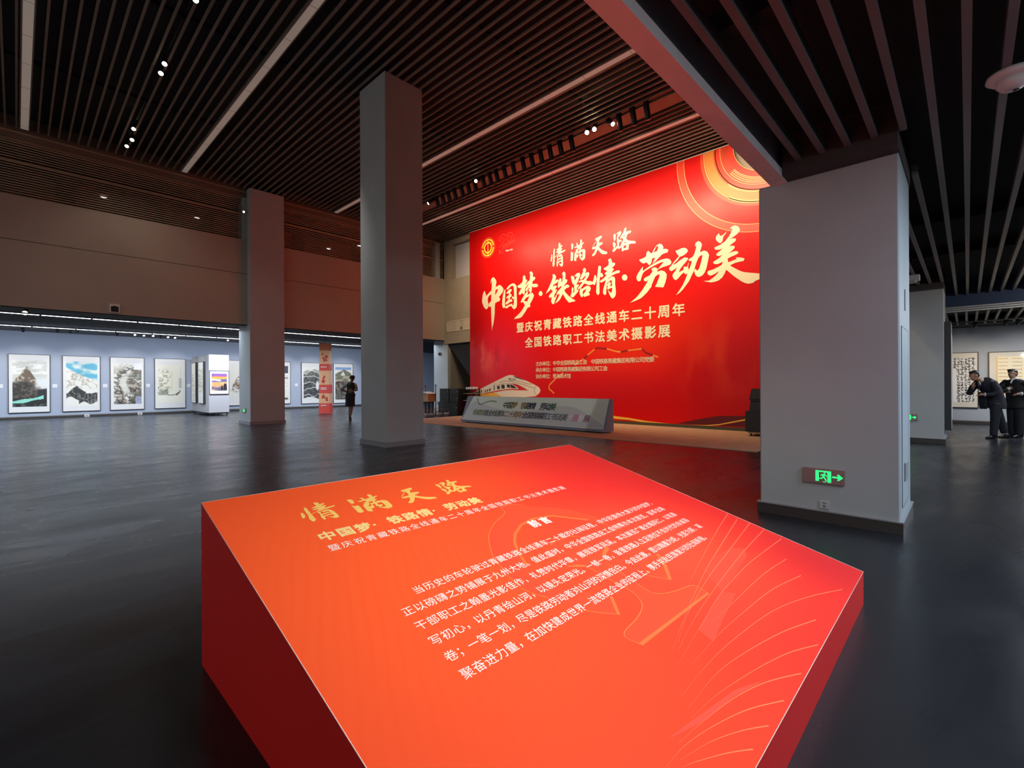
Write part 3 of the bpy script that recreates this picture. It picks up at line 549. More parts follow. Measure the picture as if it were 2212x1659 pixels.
# second, lower ceiling field towards the end wall
mb = MB().box(16.8, 22.2, -9, 2.6, 3.5, 3.6, 0).box(16.78, 16.84, -9, 1.4, 3.34, 3.92, 1)
for z, d in ((3.33, 0.0), (3.285, 0.05), (3.24, 0.10)):
    mb.box(16.8 + d, 16.86 + d, -9, 1.4, z - 0.02, z + 0.012, 2)
mb.box(20.7, 22.0, -9, 2.6, 3.22, 3.26, 0)
low2 = struct('ceiling.002', mb, [BLACK, NAVY, SILV])
for k in range(40):
    y = 1.23 - 0.2025 * k
    MB().box(16.98, 20.6, y - 0.0245, y + 0.0245, 3.2, 3.28).build('batten', BATTEN, low2)

# hall right wall with the stair opening and the pale recess above it
mb = MB()
mb.box(XW, XW + 0.2, 1.5, 16.7, 0, 8.8).box(XW, XW + 0.2, 16.7, 18.42, 3.39, 6.49).box(XW, XW + 0.2, 16.7, 18.12, 8.2, 8.8)
mb.box(XW, XW + 0.45, 18.12, 18.62, 6.49, 8.8).box(XW, XW + 0.2, 18.42, 18.62, 3.39, 6.49)
struct('wall_right', mb, M('beige hall wall paint', (0.40, 0.335, 0.25, 1), 0.6, noise=0.05))
mb = MB().box(16.2, 16.3, 12, 18.42, 0, 3.6, 0).box(14.82, 16.2, 18.38, 18.42, 0, 3.4, 0)
struct('wall_inner_right', mb, M('olive wall paint', (0.30, 0.27, 0.21, 1), 0.6))
struct('wall_upper_right', MB().box(14.95, 15.1, 15.0, 18.42, 6.4, 8.8), M('pale grey recess paint', (0.62, 0.58, 0.60, 1), 0.6))
tri = [(18.40, 3.39), (16.2, 3.39), (16.2, 1.15)]
mb = MB().add([(14.70, y, z) for y, z in tri] + [(16.0, y, z) for y, z in tri], [(0, 1, 2), (5, 4, 3), (0, 2, 5, 3), (0, 3, 4, 1)])
struct('ceiling.003', mb, BLACK)

# left gallery: fascia with a joint line, louvres over it, dark edge bands
def fascia(x0, x1):
    mb = MB().box(x0, x1, YF, YF + 0.25, 3.57, 5.375, 0).box(x0, x1, YF, YF + 0.25, 5.39, 6.58, 0).box(x0, x1, YF + 0.02, YF + 0.2, 5.36, 5.40, 1)
    return mb
struct('wall_left', fascia(-9, 5.74), [FASCIA, BLACK])
struct('wall_left.001', fascia(6.92, 14.66), [FASCIA, BLACK])
EDGE = M('dark bronze edge', (0.16, 0.12, 0.09, 1), 0.45)
for a, b in ((-9, 5.75), (6.91, 14.6)):
    mb = MB()
    z = 6.60
    while z < 8.04:
        if not 7.49 < z < 7.56:
            mb.box(a, b, YF + 0.06, YF + 0.11, z, z + 0.022, 0)
        z += 0.068
    mb.box(a, b, YF + 0.03, YF + 0.12, 7.505, 7.555, 1)
    struct('trim_1', mb, [LOUVRE, M('light bronze rail', (0.34, 0.27, 0.17, 1), 0.4)])
    mb = MB().box(a, b, YF, YF + 0.3, 8.07, 8.10, 1).box(a, b, YF + 0.02, YF + 0.3, 8.10, 8.28, 0).box(a, b, YF - 0.02, YF + 0.3, 8.28, 8.32, 1).box(a, b, YF + 0.05, YF + 0.3, 8.32, 8.75, 0)
    struct('trim_2', mb, [EDGE, M('light bronze rail', (0.34, 0.27, 0.17, 1), 0.4)])
struct('trim_3', MB().box(5.60, 5.74, YF - 0.02, YF + 0.2, 6.58, 8.1), PILLAR)
struct('trim_4', MB().box(14.08, 14.34, YF - 0.02, YF + 0.3, 6.55, 8.3), PILLAR)
mb = MB().box(-9, 14.6, 21.4, 21.5, 6.4, 8.8, 0).box(-9, 14.6, YF + 0.2, 21.5, 6.45, 6.55, 1).box(-9, 14.6, YF + 0.2, 21.5, 8.1, 8.2, 1)
for x in (-2.6, 0.9, 3.3, 4.9, 8.4, 11.2):
    mb.box(x, x + 0.5, 21.32, 21.42, 6.55, 8.1, 1)
struct('wall_upper_left', mb, [M('corridor wall paint', (0.11, 0.085, 0.06, 1), 0.6, noise=0.3, nscale=0.5), BLACK])

# left gallery ceiling, walls
mb = MB().box(-9, 24, YF + 0.02, YW + 0.2, 3.95, 4.05, 0)
y = YF + 0.3
while y < YW - 0.4:
    mb.box(-9, 24, y, y + 0.05, 3.76, 3.84, 1)
    y += 0.22
mb.box(-9, 24, YF + 0.03, YF + 0.25, 3.55, 3.62, 0)
struct('ceiling.004', mb, [BLACK, M('gallery ceiling slat', (0.06, 0.065, 0.075, 1), 0.5)])
struct('wall_far_left', MB().box(-9, 24, YW, YW + 0.2, 0, 3.95), WALLB)
mb = MB().box(-9, 24, YW - 0.02, YW, 0.09, 0.13, 0).box(-9, 24, YW - 0.03, YW, 0, 0.09, 1)
struct('baseboard_far_left', mb, [SKIRTG, SKIRT])
struct('wall_far', MB().box(24, 24.2, YF, YW, 0, 4.0).box(15.75, 24, 18.42, 18.6, 0, 4.0), WALLB)

# end wall of the right gallery
mb = MB().box(22.0, 22.2, -9, 2.6, 0, 3.5)
struct('wall_far_right', mb, M('grey end wall paint', (0.42, 0.46, 0.52, 1), 0.6))
struct('baseboard_far_right', MB().box(21.975, 22.0, -9, 2.6, 0.0, 0.10, 1).box(21.985, 22.0, -9, 2.6, 0.10, 0.13, 0), [SKIRTG, SKIRT])
struct('wall_side', MB().box(15.6, 22.2, 2.4, 2.6, 0, 3.5), WALL)
struct('wall_west', MB().box(-9.2, -9, 18.5, 29.5, 0, 8.9), WALLB)
struct('wall_rear', MB().box(-9, 24.4, -9.2, -9, 0, 9.1), WALLB)
struct('wall_north', MB().box(-9.2, 24.4, YW + 0.2, YW + 0.4, 0, 9.1), WALLB)
struct('wall_east', MB().box(24.2, 24.4, -9.2, YW + 0.4, 0, 9.1), WALLB)
struct('ceiling.005', MB().box(-9.2, 24.4, -9.2, YW + 0.4, 9.1, 9.2), BLACK)

# pillars and their skirtings
for key, (x0, x1, y0, y1) in PIL.items():
    top = 3.52 if key in ('near', 'right') else 3.6 if key == 'corner' else 8.42
    struct('pillar', MB().bbox(x0, x1, y0, y1, 0.0, top, 0.012), PILLAR)
    e = 0.022
    h = 0.10 if key in ('middle', 'far', 'corner') else 0.105
    mb = MB().box(x0 - e, x1 + e, y0 - e, y1 + e, 0, h, 0).box(x0 - e - 0.004, x1 + e + 0.004, y0 - e - 0.004, y1 + e + 0.004, h, h + 0.012, 1)
    struct('baseboard', mb, [SKIRTG if key in ('middle', 'far', 'corner') else SKIRT, SKIRTG])

# ------------------------------------------------------------------ the red banner wall board
def blob_mat(name, base, blobs, rough=0.4, noise_at=(), coat=0.0, waves=None, spec=0.12):
    """print on a board: a base colour with soft round areas of other colours (object coordinates)"""
    m = bpy.data.materials.new(name)
    m.use_nodes = True
    nt = m.node_tree
    b = nt.nodes['Principled BSDF']
    b.inputs['Roughness'].default_value = rough
    b.inputs['Specular IOR Level'].default_value = spec
    if coat:
        b.inputs['Coat Weight'].default_value = coat
        b.inputs['Coat Roughness'].default_value = 0.31
    tc = nt.nodes.new('ShaderNodeTexCoord')

    def mask(c, r):
        s = nt.nodes.new('ShaderNodeVectorMath')
        s.operation = 'SUBTRACT'
        s.inputs[1].default_value = c
        nt.links.new(tc.outputs['Object'], s.inputs[0])
        d = nt.nodes.new('ShaderNodeVectorMath')
        d.operation = 'DIVIDE'
        d.inputs[1].default_value = r
        nt.links.new(s.outputs[0], d.inputs[0])
        ln = nt.nodes.new('ShaderNodeVectorMath')
        ln.operation = 'LENGTH'
        nt.links.new(d.outputs[0], ln.inputs[0])
        mr = nt.nodes.new('ShaderNodeMapRange')
        mr.interpolation_type = 'SMOOTHSTEP'
        mr.inputs['From Min'].default_value = 0.0
        mr.inputs['From Max'].default_value = 1.0
        mr.inputs['To Min'].default_value = 1.0
        mr.inputs['To Max'].default_value = 0.0
        nt.links.new(ln.outputs['Value'], mr.inputs['Value'])
        return mr.outputs['Result']

    def mul(a, k):
        mm = nt.nodes.new('ShaderNodeMath')
        mm.operation = 'MULTIPLY'
        nt.links.new(a, mm.inputs[0])
        if isinstance(k, float):
            mm.inputs[1].default_value = k
        else:
            nt.links.new(k, mm.inputs[1])
        return mm.outputs[0]

    rgb = nt.nodes.new('ShaderNodeRGB')
    rgb.outputs[0].default_value = base
    cur = rgb.outputs[0]

    def over(cur, fac, col):
        mx = nt.nodes.new('ShaderNodeMix')
        mx.data_type = 'RGBA'
        nt.links.new(fac, mx.inputs[0])
        nt.links.new(cur, mx.inputs[6])
        mx.inputs[7].default_value = col
        return mx.outputs[2]

    for c, r, col, k in blobs:
        cur = over(cur, mul(mask(c, r), float(k)), col)
    for c, r, col, k, sc in noise_at:
        n = nt.nodes.new('ShaderNodeTexNoise')
        n.inputs['Scale'].default_value = sc
        n.inputs['Detail'].default_value = 4
        mp = nt.nodes.new('ShaderNodeMapping')
        mp.inputs['Scale'].default_value = (1, 1, 0.45)
        nt.links.new(tc.outputs['Object'], mp.inputs['Vector'])
        nt.links.new(mp.outputs['Vector'], n.inputs['Vector'])
        mr = nt.nodes.new('ShaderNodeMapRange')
        mr.inputs['From Min'].default_value = 0.50
        mr.inputs['From Max'].default_value = 0.62
        nt.links.new(n.outputs['Fac'], mr.inputs['Value'])
        cur = over(cur, mul(mul(mask(c, r), mr.outputs['Result']), float(k)), col)
    if waves:
        c, r, col, k, rot, sc = waves
        mp = nt.nodes.new('ShaderNodeMapping')
        mp.inputs['Rotation'].default_value = (0, 0, rot)
        nt.links.new(tc.outputs['Object'], mp.inputs['Vector'])
        wv = nt.nodes.new('ShaderNodeTexWave')
        wv.inputs['Scale'].default_value = sc
        wv.inputs['Distortion'].default_value = 3.0
        wv.inputs['Detail'].default_value = 2.0
        wv.inputs['Detail Scale'].default_value = 0.6
        nt.links.new(mp.outputs['Vector'], wv.inputs['Vector'])
        pw = nt.nodes.new('ShaderNodeMath')
        pw.operation = 'POWER'
        pw.inputs[1].default_value = 3.0
        nt.links.new(wv.outputs['Fac'], pw.inputs[0])
        cur = over(cur, mul(mul(mask(c, r), pw.outputs[0]), float(k)), col)
    nt.links.new(cur, b.inputs['Base Color'])
    return m


XB, YL = 14.50, 16.57          # front of the board; its left edge
BLEN = 13.4                    # it runs on behind the near pillar
board = thing('display_banner', 'huge red exhibition banner board reaching the hall ceiling, with cream calligraphy and a white train', 'banner', (XB, YL, 0))


def onb(k):
    """2-D point on the banner (distance from its left edge, height) to a point k mm in front of it"""
    return lambda a, z: (XB - k * 0.001, YL - a, z)


def mm(l):
    return [(p[0] / 1000.0, p[1] / 1000.0) for p in l]


NC, NR = (12.53, 8.25), 0.88   # round notch at the top corner
t0 = math.asin((8.40 - NC[1]) / NR)
arc = [(NC[0] + NR * math.cos(a), NC[1] + NR * math.sin(a)) for a in np.linspace(t0, -math.pi - t0, 40)]
outline = [(0, 0.11), (BLEN, 0.11), (BLEN, 8.40)] + ([(arc[0][0], 8.40)] if arc[0][0] < BLEN else []) + arc[1:-1] + [(arc[-1][0], 8.40), (0, 8.40)]
RED = blob_mat('red banner print with falloff', S(222, 12, 12),
               [((0, -8.3, 2.9), (3, 4.2, 1.9), S(240, 52, 18), 0.75), ((0, -1.9, 2.6), (3, 3.0, 2.4), S(240, 36, 62), 0.9),
                ((0, -0.2, 4.5), (3, 1.3, 6.0), S(176, 10, 18), 0.8), ((0, -12.2, 1.6), (3, 3.6, 3.2), S(186, 12, 20), 0.8),  # lower right darkens for print and for light falloff put into the colour
                ((0, -7.5, 0.9), (3, 5.5, 1.3), S(192, 12, 18), 0.7)], 0.42,
               [((0, -11.3, 2.2), (3, 2.3, 1.9), S(232, 66, 30), 0.45, 1.3), ((0, -0.8, 2.5), (3, 1.8, 1.5), S(250, 96, 84), 0.7, 1.5),
                ((0, -2.0, 2.6), (3, 1.4, 1.0), S(150, 20, 34), 0.4, 1.9)], coat=0.30)
mb = MB()
mb.flat([outline], onb(0))
for i in range(len(outline)):
    p, q = outline[i], outline[(i + 1) % len(outline)]
    mb.add([onb(0)(*p), onb(0)(*q), onb(-80)(*q), onb(-80)(*p)], [(0, 1, 2, 3)], 1)
face = mb.build('printed_face', [RED, CREAM], board)
MB().box(XB - 0.01, XB + 0.08, YL - BLEN, YL, 0.0, 0.11).build('base_strip', M('olive base strip', (0.075, 0.065, 0.035, 1), 0.45), board)
mb = MB().box(XB - 0.012, XB + 0.08, YL - 11.66, YL, 8.385, 8.405)
mb.build('top_edge', M('bare board edge', (0.75, 0.70, 0.62, 1), 0.5), board)
mb = MB()
for a in (2.72, 5.55, 8.3):
    mb.flat([[(a, 0.3), (a + 0.008, 0.3), (a + 0.008, 8.38), (a, 8.38)]], onb(1))
mb.build('panel_seam', M('banner seam', S(196, 14, 14), 0.4), face)

# concentric circles in the top corner
CC = (12.55, 8.26)
def sector(mb, r0, r1, k, mi, a0=math.pi * 0.97, a1=math.pi * 1.62, n=72):
    L = []
    for i in range(n + 1):
        t = a0 + (a1 - a0) * i / n
        for r in (r0, r1):
            L.append((min(CC[0] + r * math.cos(t), BLEN), min(CC[1] + r * math.sin(t), 8.38)))
    mb.add([onb(k)(*p) for p in L], [(2 * i, 2 * i + 1, 2 * i + 3, 2 * i + 2) for i in range(n)], mi)
RING = [M('ring print ' + str(i), c, 0.42) for i, c in enumerate((S(236, 58, 30), S(236, 136, 56), S(232, 74, 28), S(214, 60, 22), S(236, 46, 22), S(246, 196, 120)))]
mb = MB()
sector(mb, 2.37, 2.58, 2, 0)
sector(mb, 1.40, 1.86, 2, 2)
sector(mb, 1.46, 1.72, 3, 1)
sector(mb, 1.14, 1.42, 2, 0)
sector(mb, 1.02, 1.20, 3, 3)
sector(mb, 0.885, 1.06, 4, 4)
for r, w, k in ((2.59, 0.014, 5), (2.37, 0.014, 5), (1.745, 0.022, 5), (1.27, 0.014, 5), (0.888, 0.016, 6)):
    sector(mb, r - w / 2, r + w / 2, k, 5)
for r in (1.06, 1.10, 1.15, 1.20):
    sector(mb, r, r + 0.02, 5, 5, math.pi * 1.2)
sector(mb, 1.44, 1.47, 5, 5, math.pi * 1.25)
sector(mb, 1.70, 1.78, 5, 5, math.pi * 1.3)
mb.build('ring_pattern', RING, face)

# calligraphy
for k, loops in BIG.items():
    mb = MB()
    for pl in loops:
        mb.flat([mm(l) for l in pl], onb(9 + 0.8 * loops.index(pl)))
    mb.build('calligraphy_character', CREAM, face)
for k, loops in SMALL.items():
    mb = MB()
    for pl in loops:
        mb.flat([mm(l) for l in pl], onb(8 + 0.8 * loops.index(pl)))
    mb.build('calligraphy_character', CREAM, face)
bl = lambda y: YL - y
for name, txt, p0, p1, size, bold in (
        ('title_lettering', '暨庆祝青藏铁路全线通车二十周年', (bl(13.41), 3.745), (bl(6.587), 3.722), 0.43, 0.022),
        ('title_lettering', '全国铁路职工书法美术摄影展', (bl(12.927), 3.088), (bl(7.071), 3.086), 0.43, 0.022),
        ('organiser_lettering', '主办单位：中华全国铁路总工会　中国铁路青藏集团有限公司党委', (bl(12.472), 2.208), (bl(7.507), 2.196), 0.195, 0.008),
        ('organiser_lettering', '承办单位：中国铁路青藏集团有限公司工会', (bl(12.474), 1.962), (bl(9.295), 1.946), 0.195, 0.008),
        ('organiser_lettering', '协办单位：青海美术馆', (bl(12.475), 1.705), (bl(10.903), 1.698), 0.195, 0.008)):
    put_text(MB(), txt, p0, p1, size, onb, 7, bold).build(name, CREAM, face)

# round emblem and the outlined 20
EC = (1.24, 7.455)
def ring2(mb, r0, r1, a0, a1, k, mi=0, n=48):
    L = []
    for i in range(n + 1):
        t = a0 + (a1 - a0) * i / n
        for r in (r0, r1):
            L.append((EC[0] + r * math.cos(t), EC[1] + r * math.sin(t)))
    mb.add([onb(k)(*p) for p in L], [(2 * i, 2 * i + 1, 2 * i + 3, 2 * i + 2) for i in range(n)], mi)
mb = MB()
ring2(mb, 0.425, 0.447, 0, 2 * math.pi, 6, 1, 72)
g = math.radians(6)
for r0, r1 in ((0.315, 0.385),):
    ring2(mb, r0, r1, g, math.pi - g, 6)
    ring2(mb, r0, r1, math.pi + g, 2 * math.pi - g, 6)
ring2(mb, 0.185, 0.265, 0, 2 * math.pi, 6, 0, 72)
mb.flat([[(EC[0] - 0.022, EC[1] - 0.33), (EC[0] + 0.022, EC[1] - 0.33), (EC[0] + 0.022, EC[1] + 0.33), (EC[0] - 0.022, EC[1] + 0.33)]], onb(7))
mb.build('round_emblem', [GOLDY, M('orange emblem rim', S(250, 120, 60), 0.45)], face)
mb = MB()
for l in LOGO20:
    mb.ribbon(mm(l), 0.016, onb(5))
mb.build('anniversary_outline', M('light red outline print', S(252, 78, 58), 0.45), face)
put_text(MB(), '2006-2026', (2.39, 7.095), (2.75, 7.085), 0.085, onb, 6, 0.02).build('year_lettering', WPRINT, face)

# the printed train, the mountain line and the gold ribbon
trn = MB().flat([mm(TRAIN['body'])], onb(3)).build('train_picture', M('train white print', S(238, 226, 208), 0.45), board)
MB().flat([mm(TRAIN['flame'])], onb(4)).build('train_flame', M('train gold print', S(244, 186, 72), 0.45), trn)
MB().flat([mm(TRAIN['stripe'])], onb(5)).build('train_stripe', M('train red print', S(216, 26, 30), 0.45), trn)
mb = MB()
for l in TRAIN_DARK:
    mb.flat([mm(l)], onb(6))
mb.build('window_print', M('train window print', S(44, 42, 44), 0.4), trn)
MB().flat([mm(LAMP)], onb(7)).build('train_headlight', M('train lamp print', S(214, 204, 192), 0.4), trn)
mb = MB()
for l in TRAIN_LINES:
    mb.ribbon(mm(l), 0.018, onb(6))
mb.build('train_line_print', M('train line print', S(176, 122, 84), 0.45), trn)
R = mm(ROUTE)
mb = MB()
for i in range(len(R) - 1):
    mb.ribbon([R[i], R[i + 1]], 0.055 if i % 3 != 1 else 0.045, onb(4 + i % 2), 1 if i in (4, 6, 8, 9, 12, 14, 15) else 0)
mb.build('route_line', [M('route gold print', S(244, 150, 62), 0.45), M('route dark print', S(140, 16, 22), 0.45)], face)
MB().flat([mm(GOLD)], onb(5)).build('gold_ribbon_print', M('gold ribbon print', S(250, 190, 70), 0.4), face)
dark = [(9.9, 0.13), (10.6, 0.30), (11.2, 0.42), (12.0, 0.46), (13.0, 0.40), (13.0, 0.14)]
MB().flat([dark], onb(3)).build('dark_ribbon_print', M('dark ribbon print', S(96, 16, 22), 0.4), face)

# ------------------------------------------------------------------ the slanted preface board in front
PX0, PX1, PY0, PY1, PZ0, PZ1 = 0.640, 3.700, 0.480, 2.775, 0.204, 0.813
PLEN = math.hypot(PY1 - PY0, PZ1 - PZ0)
pan = thing('preface_board', 'large slanted orange-red board lettered with the exhibition preface, standing on the dark floor', 'information board', (PX0, PY1, 0))
PN = Vector((0, -(PZ1 - PZ0), (PY1 - PY0))).normalized()


def onp(k):
    def f(s, t):
        u = -t / PLEN
        q = Vector((s, PY1 - (PY1 - PY0) * u, PZ1 - (PZ1 - PZ0) * u)) + PN * (k * 0.001)
        return (q.x, q.y, q.z)
    return f


def neg(l):
    return [(p[0] / 1000.0, -p[1] / 1000.0) for p in l]


FACE = blob_mat('orange red board print', S(246, 56, 48),
                [((0.2, -0.6, 0.5), (2.3, 3.2, 4), S(255, 100, 50), 0.95), ((1.1, 0.1, 0.8), (1.6, 1.1, 4), S(255, 98, 46), 0.7),
                 ((3.05, -0.6, 0.6), (1.3, 1.6, 4), S(240, 42, 48), 0.9), ((2.1, -1.5, 0.5), (1.0, 0.9, 4), S(252, 92, 62), 0.7),
                 ((2.95, -2.15, 0.3), (0.7, 0.6, 4), S(224, 46, 50), 0.9)], 0.42,
                waves=((0.5, -1.1, 0.5), (1.5, 1.7, 4), S(246, 78, 36), 0.22, math.radians(24), 6.0))
SIDE = M('red board side', S(238, 42, 40), 0.5, spec=0.2)
vs = [(PX0, PY1, 0), (PX1, PY1, 0), (PX1, PY0, 0), (PX0, PY0, 0), (PX0, PY1, PZ1), (PX1, PY1, PZ1), (PX1, PY0, PZ0), (PX0, PY0, PZ0)]
MB().add(vs, [(0, 1, 5, 4), (1, 2, 6, 5), (2, 3, 7, 6), (3, 0, 4, 7)]).build('side_panel', SIDE, pan)
top = MB().add([vs[4], vs[5], vs[6], vs[7]], [(3, 2, 1, 0)]).build('top_face', FACE, pan)
EDGEW = M('white cut edge', (0.85, 0.62, 0.56, 1), 0.5)
mb = MB()
for a, b in ((4, 5), (5, 6), (6, 7), (7, 4)):
    mb.tube([vs[a], vs[b]], 0.0016, 6)
mb.build('cut_edge', EDGEW, pan)

# print on the top face: railway wheel-and-rail outline, fan of fine lines
mb = MB()
for l in P_FILL:
    mb.flat([neg(l)], onp(0.25))
mb.build('watermark_shape', M('watermark orange print', S(253, 80, 50), 0.42), top)
mb = MB()
for l in P_BAND:
    mb.flat([neg(l)], onp(0.45))
mb.build('watermark_band', M('watermark light print', S(255, 118, 64), 0.42), top)
mb = MB()
for l in P_LINE:
    mb.ribbon(neg(l), 0.0035, onp(0.6))
mb.build('watermark_outline', M('watermark line print', S(255, 138, 74), 0.42), top)
mb = MB()
for l in P_SHADE:
    mb.flat([neg(l)], onp(0.2))
mb.build('ribbon_print', M('ribbon orange print', S(250, 80, 60), 0.42), top)
mb = MB()
for l in P_FAN:
    mb.ribbon(neg(l), 0.005, onp(0.55), 0, True)
mb.build('fan_line_print', M('fan line print', S(255, 132, 86), 0.42), top)

# title calligraphy: the same four characters as on the banner, scaled down
for key, (cx, cy), wd, ht in (('qing', (1.105, 0.312), 0.205, 0.205), ('man', (1.385, 0.330), 0.215, 0.205), ('tian', (1.690, 0.340), 0.200, 0.190), ('lu', (1.995, 0.333), 0.230, 0.200)):
    pts = [p for pl in SMALL[key] for l in pl for p in l]
    x0, x1 = min(p[0] for p in pts), max(p[0] for p in pts)
    y0, y1 = min(p[1] for p in pts), max(p[1] for p in pts)
    f = lambda p: (cx + ((p[0] - x0) / (x1 - x0) - 0.5) * wd, -cy + ((p[1] - y0) / (y1 - y0) - 0.5) * ht)
    mb = MB()
    for pl in SMALL[key]:
        mb.flat([[f(p) for p in l] for l in pl], onp(1.2 + 0.1 * SMALL[key].index(pl)))
    mb.build('calligraphy_character', YPRINT, top)
put_text(MB(), '中国梦·铁路情·劳动美', (1.038, -0.556), (1.987, -0.560), 0.083, onp, 1.0, 0.034, wide=1.05, dk=0.12).build('title_lettering', M('title pale gold print', S(254, 224, 150), 0.45), top)
put_text(MB(), '暨庆祝青藏铁路全线通车二十周年全国铁路职工书法美术摄影展', (1.024, -0.663), (2.745, -0.663), 0.056, onp, 1.0, 0.0).build('subtitle_lettering', WPRINT, top)
put_text(MB(), '前言', (2.126, -0.945), (2.225, -0.948), 0.078, onp, 1.0, 0.03, dk=0.12).build('heading_lettering', WPRINT, top)
BODY = ('当历史的车轮驶过青藏铁路全线通车二十载的壮阔征程，中华民族伟大复兴的中国梦，',
        '正以磅礴之势铺展于九州大地。值此盛时，中华全国铁路总工会特筹办本次展览，荟萃全路',
        '干部职工之翰墨光影佳作，礼赞时代华章，展现铁军风采。本次展览广邀全路同仁，以笔墨',
        '写初心，以丹青绘山河，以镜头定荣光。一帧一卷，皆是铁路人立足岗位不负时代的赤诚答',
        '卷；一笔一划，尽是铁路劳动者对山河的深情告白。今启此展，愿以翰墨为炬，光影为薪，凝',
        '聚奋进力量，在加快建成世界一流铁路企业的征程上，携手共赴民族复兴的壮阔新程。')
for i, txt in enumerate(BODY):
    s0 = 1.183 if i == 0 else 1.072
    t = 1.119 + 0.0925 * i
    s1 = s0 + (len(txt) - 1) * (0.0552 if i == 0 else (3.205 - 1.072) / (len(BODY[i]) - 1) if i < 5 else 0.0545)
    put_text(MB(), txt, (s0, -t), (s1, -t - 0.012), 0.053, onp, 1.0, 0.0).build('preface_lettering', WPRINT, top)

# ------------------------------------------------------------------ carpet, prism sign, loudspeakers, cases
CARPET = M('tan carpet', (0.50, 0.32, 0.18, 1), 0.9, noise=0.08, nscale=3, bump=0.2, bscale=300)
mb = MB()
xs = [(10.35, 3.1), (14.48, 3.1), (14.48, 16.2), (10.2, 16.2)]
mb.add([(x, y, 0.012) for x, y in xs] + [(x, y, 0.0) for x, y in xs], [(0, 1, 2, 3), (4, 5, 1, 0), (5, 6, 2, 1), (6, 7, 3, 2), (7, 4, 0, 3)])
tag(mb.build('stage_carpet', CARPET), 'tan carpet laid on the floor along the foot of the red banner board', 'carpet')

sg = thing('title_sign', 'long low wedge-shaped pale grey-green title sign lying on the tan carpet', 'sign', (11.5, 10.4, 0.012))
SA = M('pale sage panel', (0.66, 0.78, 0.72, 1), 0.45)
SB = M('slate blue sign body', (0.20, 0.23, 0.31, 1), 0.45)
y0, y1 = 7.30, 13.45
P = dict(fb=(11.30, 0.045), ft=(11.30, 0.115), sb=(11.34, 0.120), st=(11.66, 0.965), bt=(11.78, 0.965), bb=(11.80, 0.045))
prof = [P['fb'], P['ft'], P['sb'], P['st'], P['bt'], P['bb']]
mb = MB()
vs = [(x, y0, z) for x, z in prof] + [(x, y1, z) for x, z in prof]
mb.add(vs, [tuple(range(5, -1, -1)), tuple(range(6, 12))] + [(i, (i + 1) % 6, 6 + (i + 1) % 6, 6 + i) for i in range(6)])
mb.build('body', SB, sg)
SD = Vector((P['st'][0] - P['sb'][0], 0, P['st'][1] - P['sb'][1]))
SLN = SD.length
SDn = SD.normalized()
SNn = Vector((-SDn.z, 0, SDn.x))


def ons(k):
    return lambda a, h: tuple(Vector((P['sb'][0], y1 - a, P['sb'][1])) + SDn * h + SNn * (k * 0.001))


MB().flat([[(0.03, 0.0), (6.10, 0.0), (6.10, SLN), (0.32, SLN)]], ons(2)).build('front_panel', SA, sg)
hill = [(0.5, 0.72), (1.2, 0.55), (2.2, 0.42), (3.2, 0.44), (4.2, 0.62), (5.0, 0.60), (5.7, 0.30), (6.08, 0.12), (6.08, 0.02), (0.06, 0.02), (0.2, 0.5)]
MB().flat([smooth2(hill[:8], 4) + hill[8:]], ons(3)).build('hill_print', M('pale hill print', (0.55, 0.60, 0.62, 1), 0.45), sg)
MB().ribbon([(0.55, 0.83), (0.70, 0.64), (0.85, 0.60), (1.05, 0.68), (1.35, 0.74), (1.6, 0.71)], 0.03, ons(4)).build('brush_line', M('dark green line', (0.07, 0.10, 0.08, 1), 0.45), sg)
FOIL = [M('foil ' + str(i), c, 0.3, metal=0.35) for i, c in enumerate((S(66, 78, 52), S(150, 118, 34), S(24, 24, 66), S(40, 104, 40), S(92, 96, 108), S(235, 225, 232), S(206, 130, 178), S(120, 70, 98), S(112, 128, 66)))]  # iridescent sheen set as fixed colours, one per character
t1 = '中国梦 铁路情 劳动美'
put_text(MB(), t1, (2.07, 0.605), (4.14, 0.605), 0.25, ons, 5, 0.018, 0.18, [0, 0, 1, 0, 1, 2, 2, 0, 2, 2, 3]).build('title_lettering', FOIL, sg)
t2 = '青藏铁路全线通车二十周年全国铁路职工书法美术摄影展'
c2 = [8, 8, 8, 0, 0, 0, 0, 0, 1, 1, 1, 1, 2, 2, 2, 2, 2, 4, 4, 4, 4, 5, 6, 5, 7]
put_text(MB(), t2, (0.62, 0.295), (5.48, 0.285), 0.235, ons, 5, 0.012, 0.18, c2[:len(t2)] + [7] * (len(t2) - len(c2))).build('subtitle_lettering', FOIL, sg)
for x in (11.4, 11.7):
    for y in (7.5, 10.4, 13.2):
        MB().tube([(x, y, 0.013), (x, y, 0.05)], 0.03, 10).build('foot', BLK, sg)

# black loudspeakers at the right end of the banner
GRILL = M('speaker cloth', (0.017, 0.016, 0.016, 1), 0.7, bump=0.5, bscale=400)


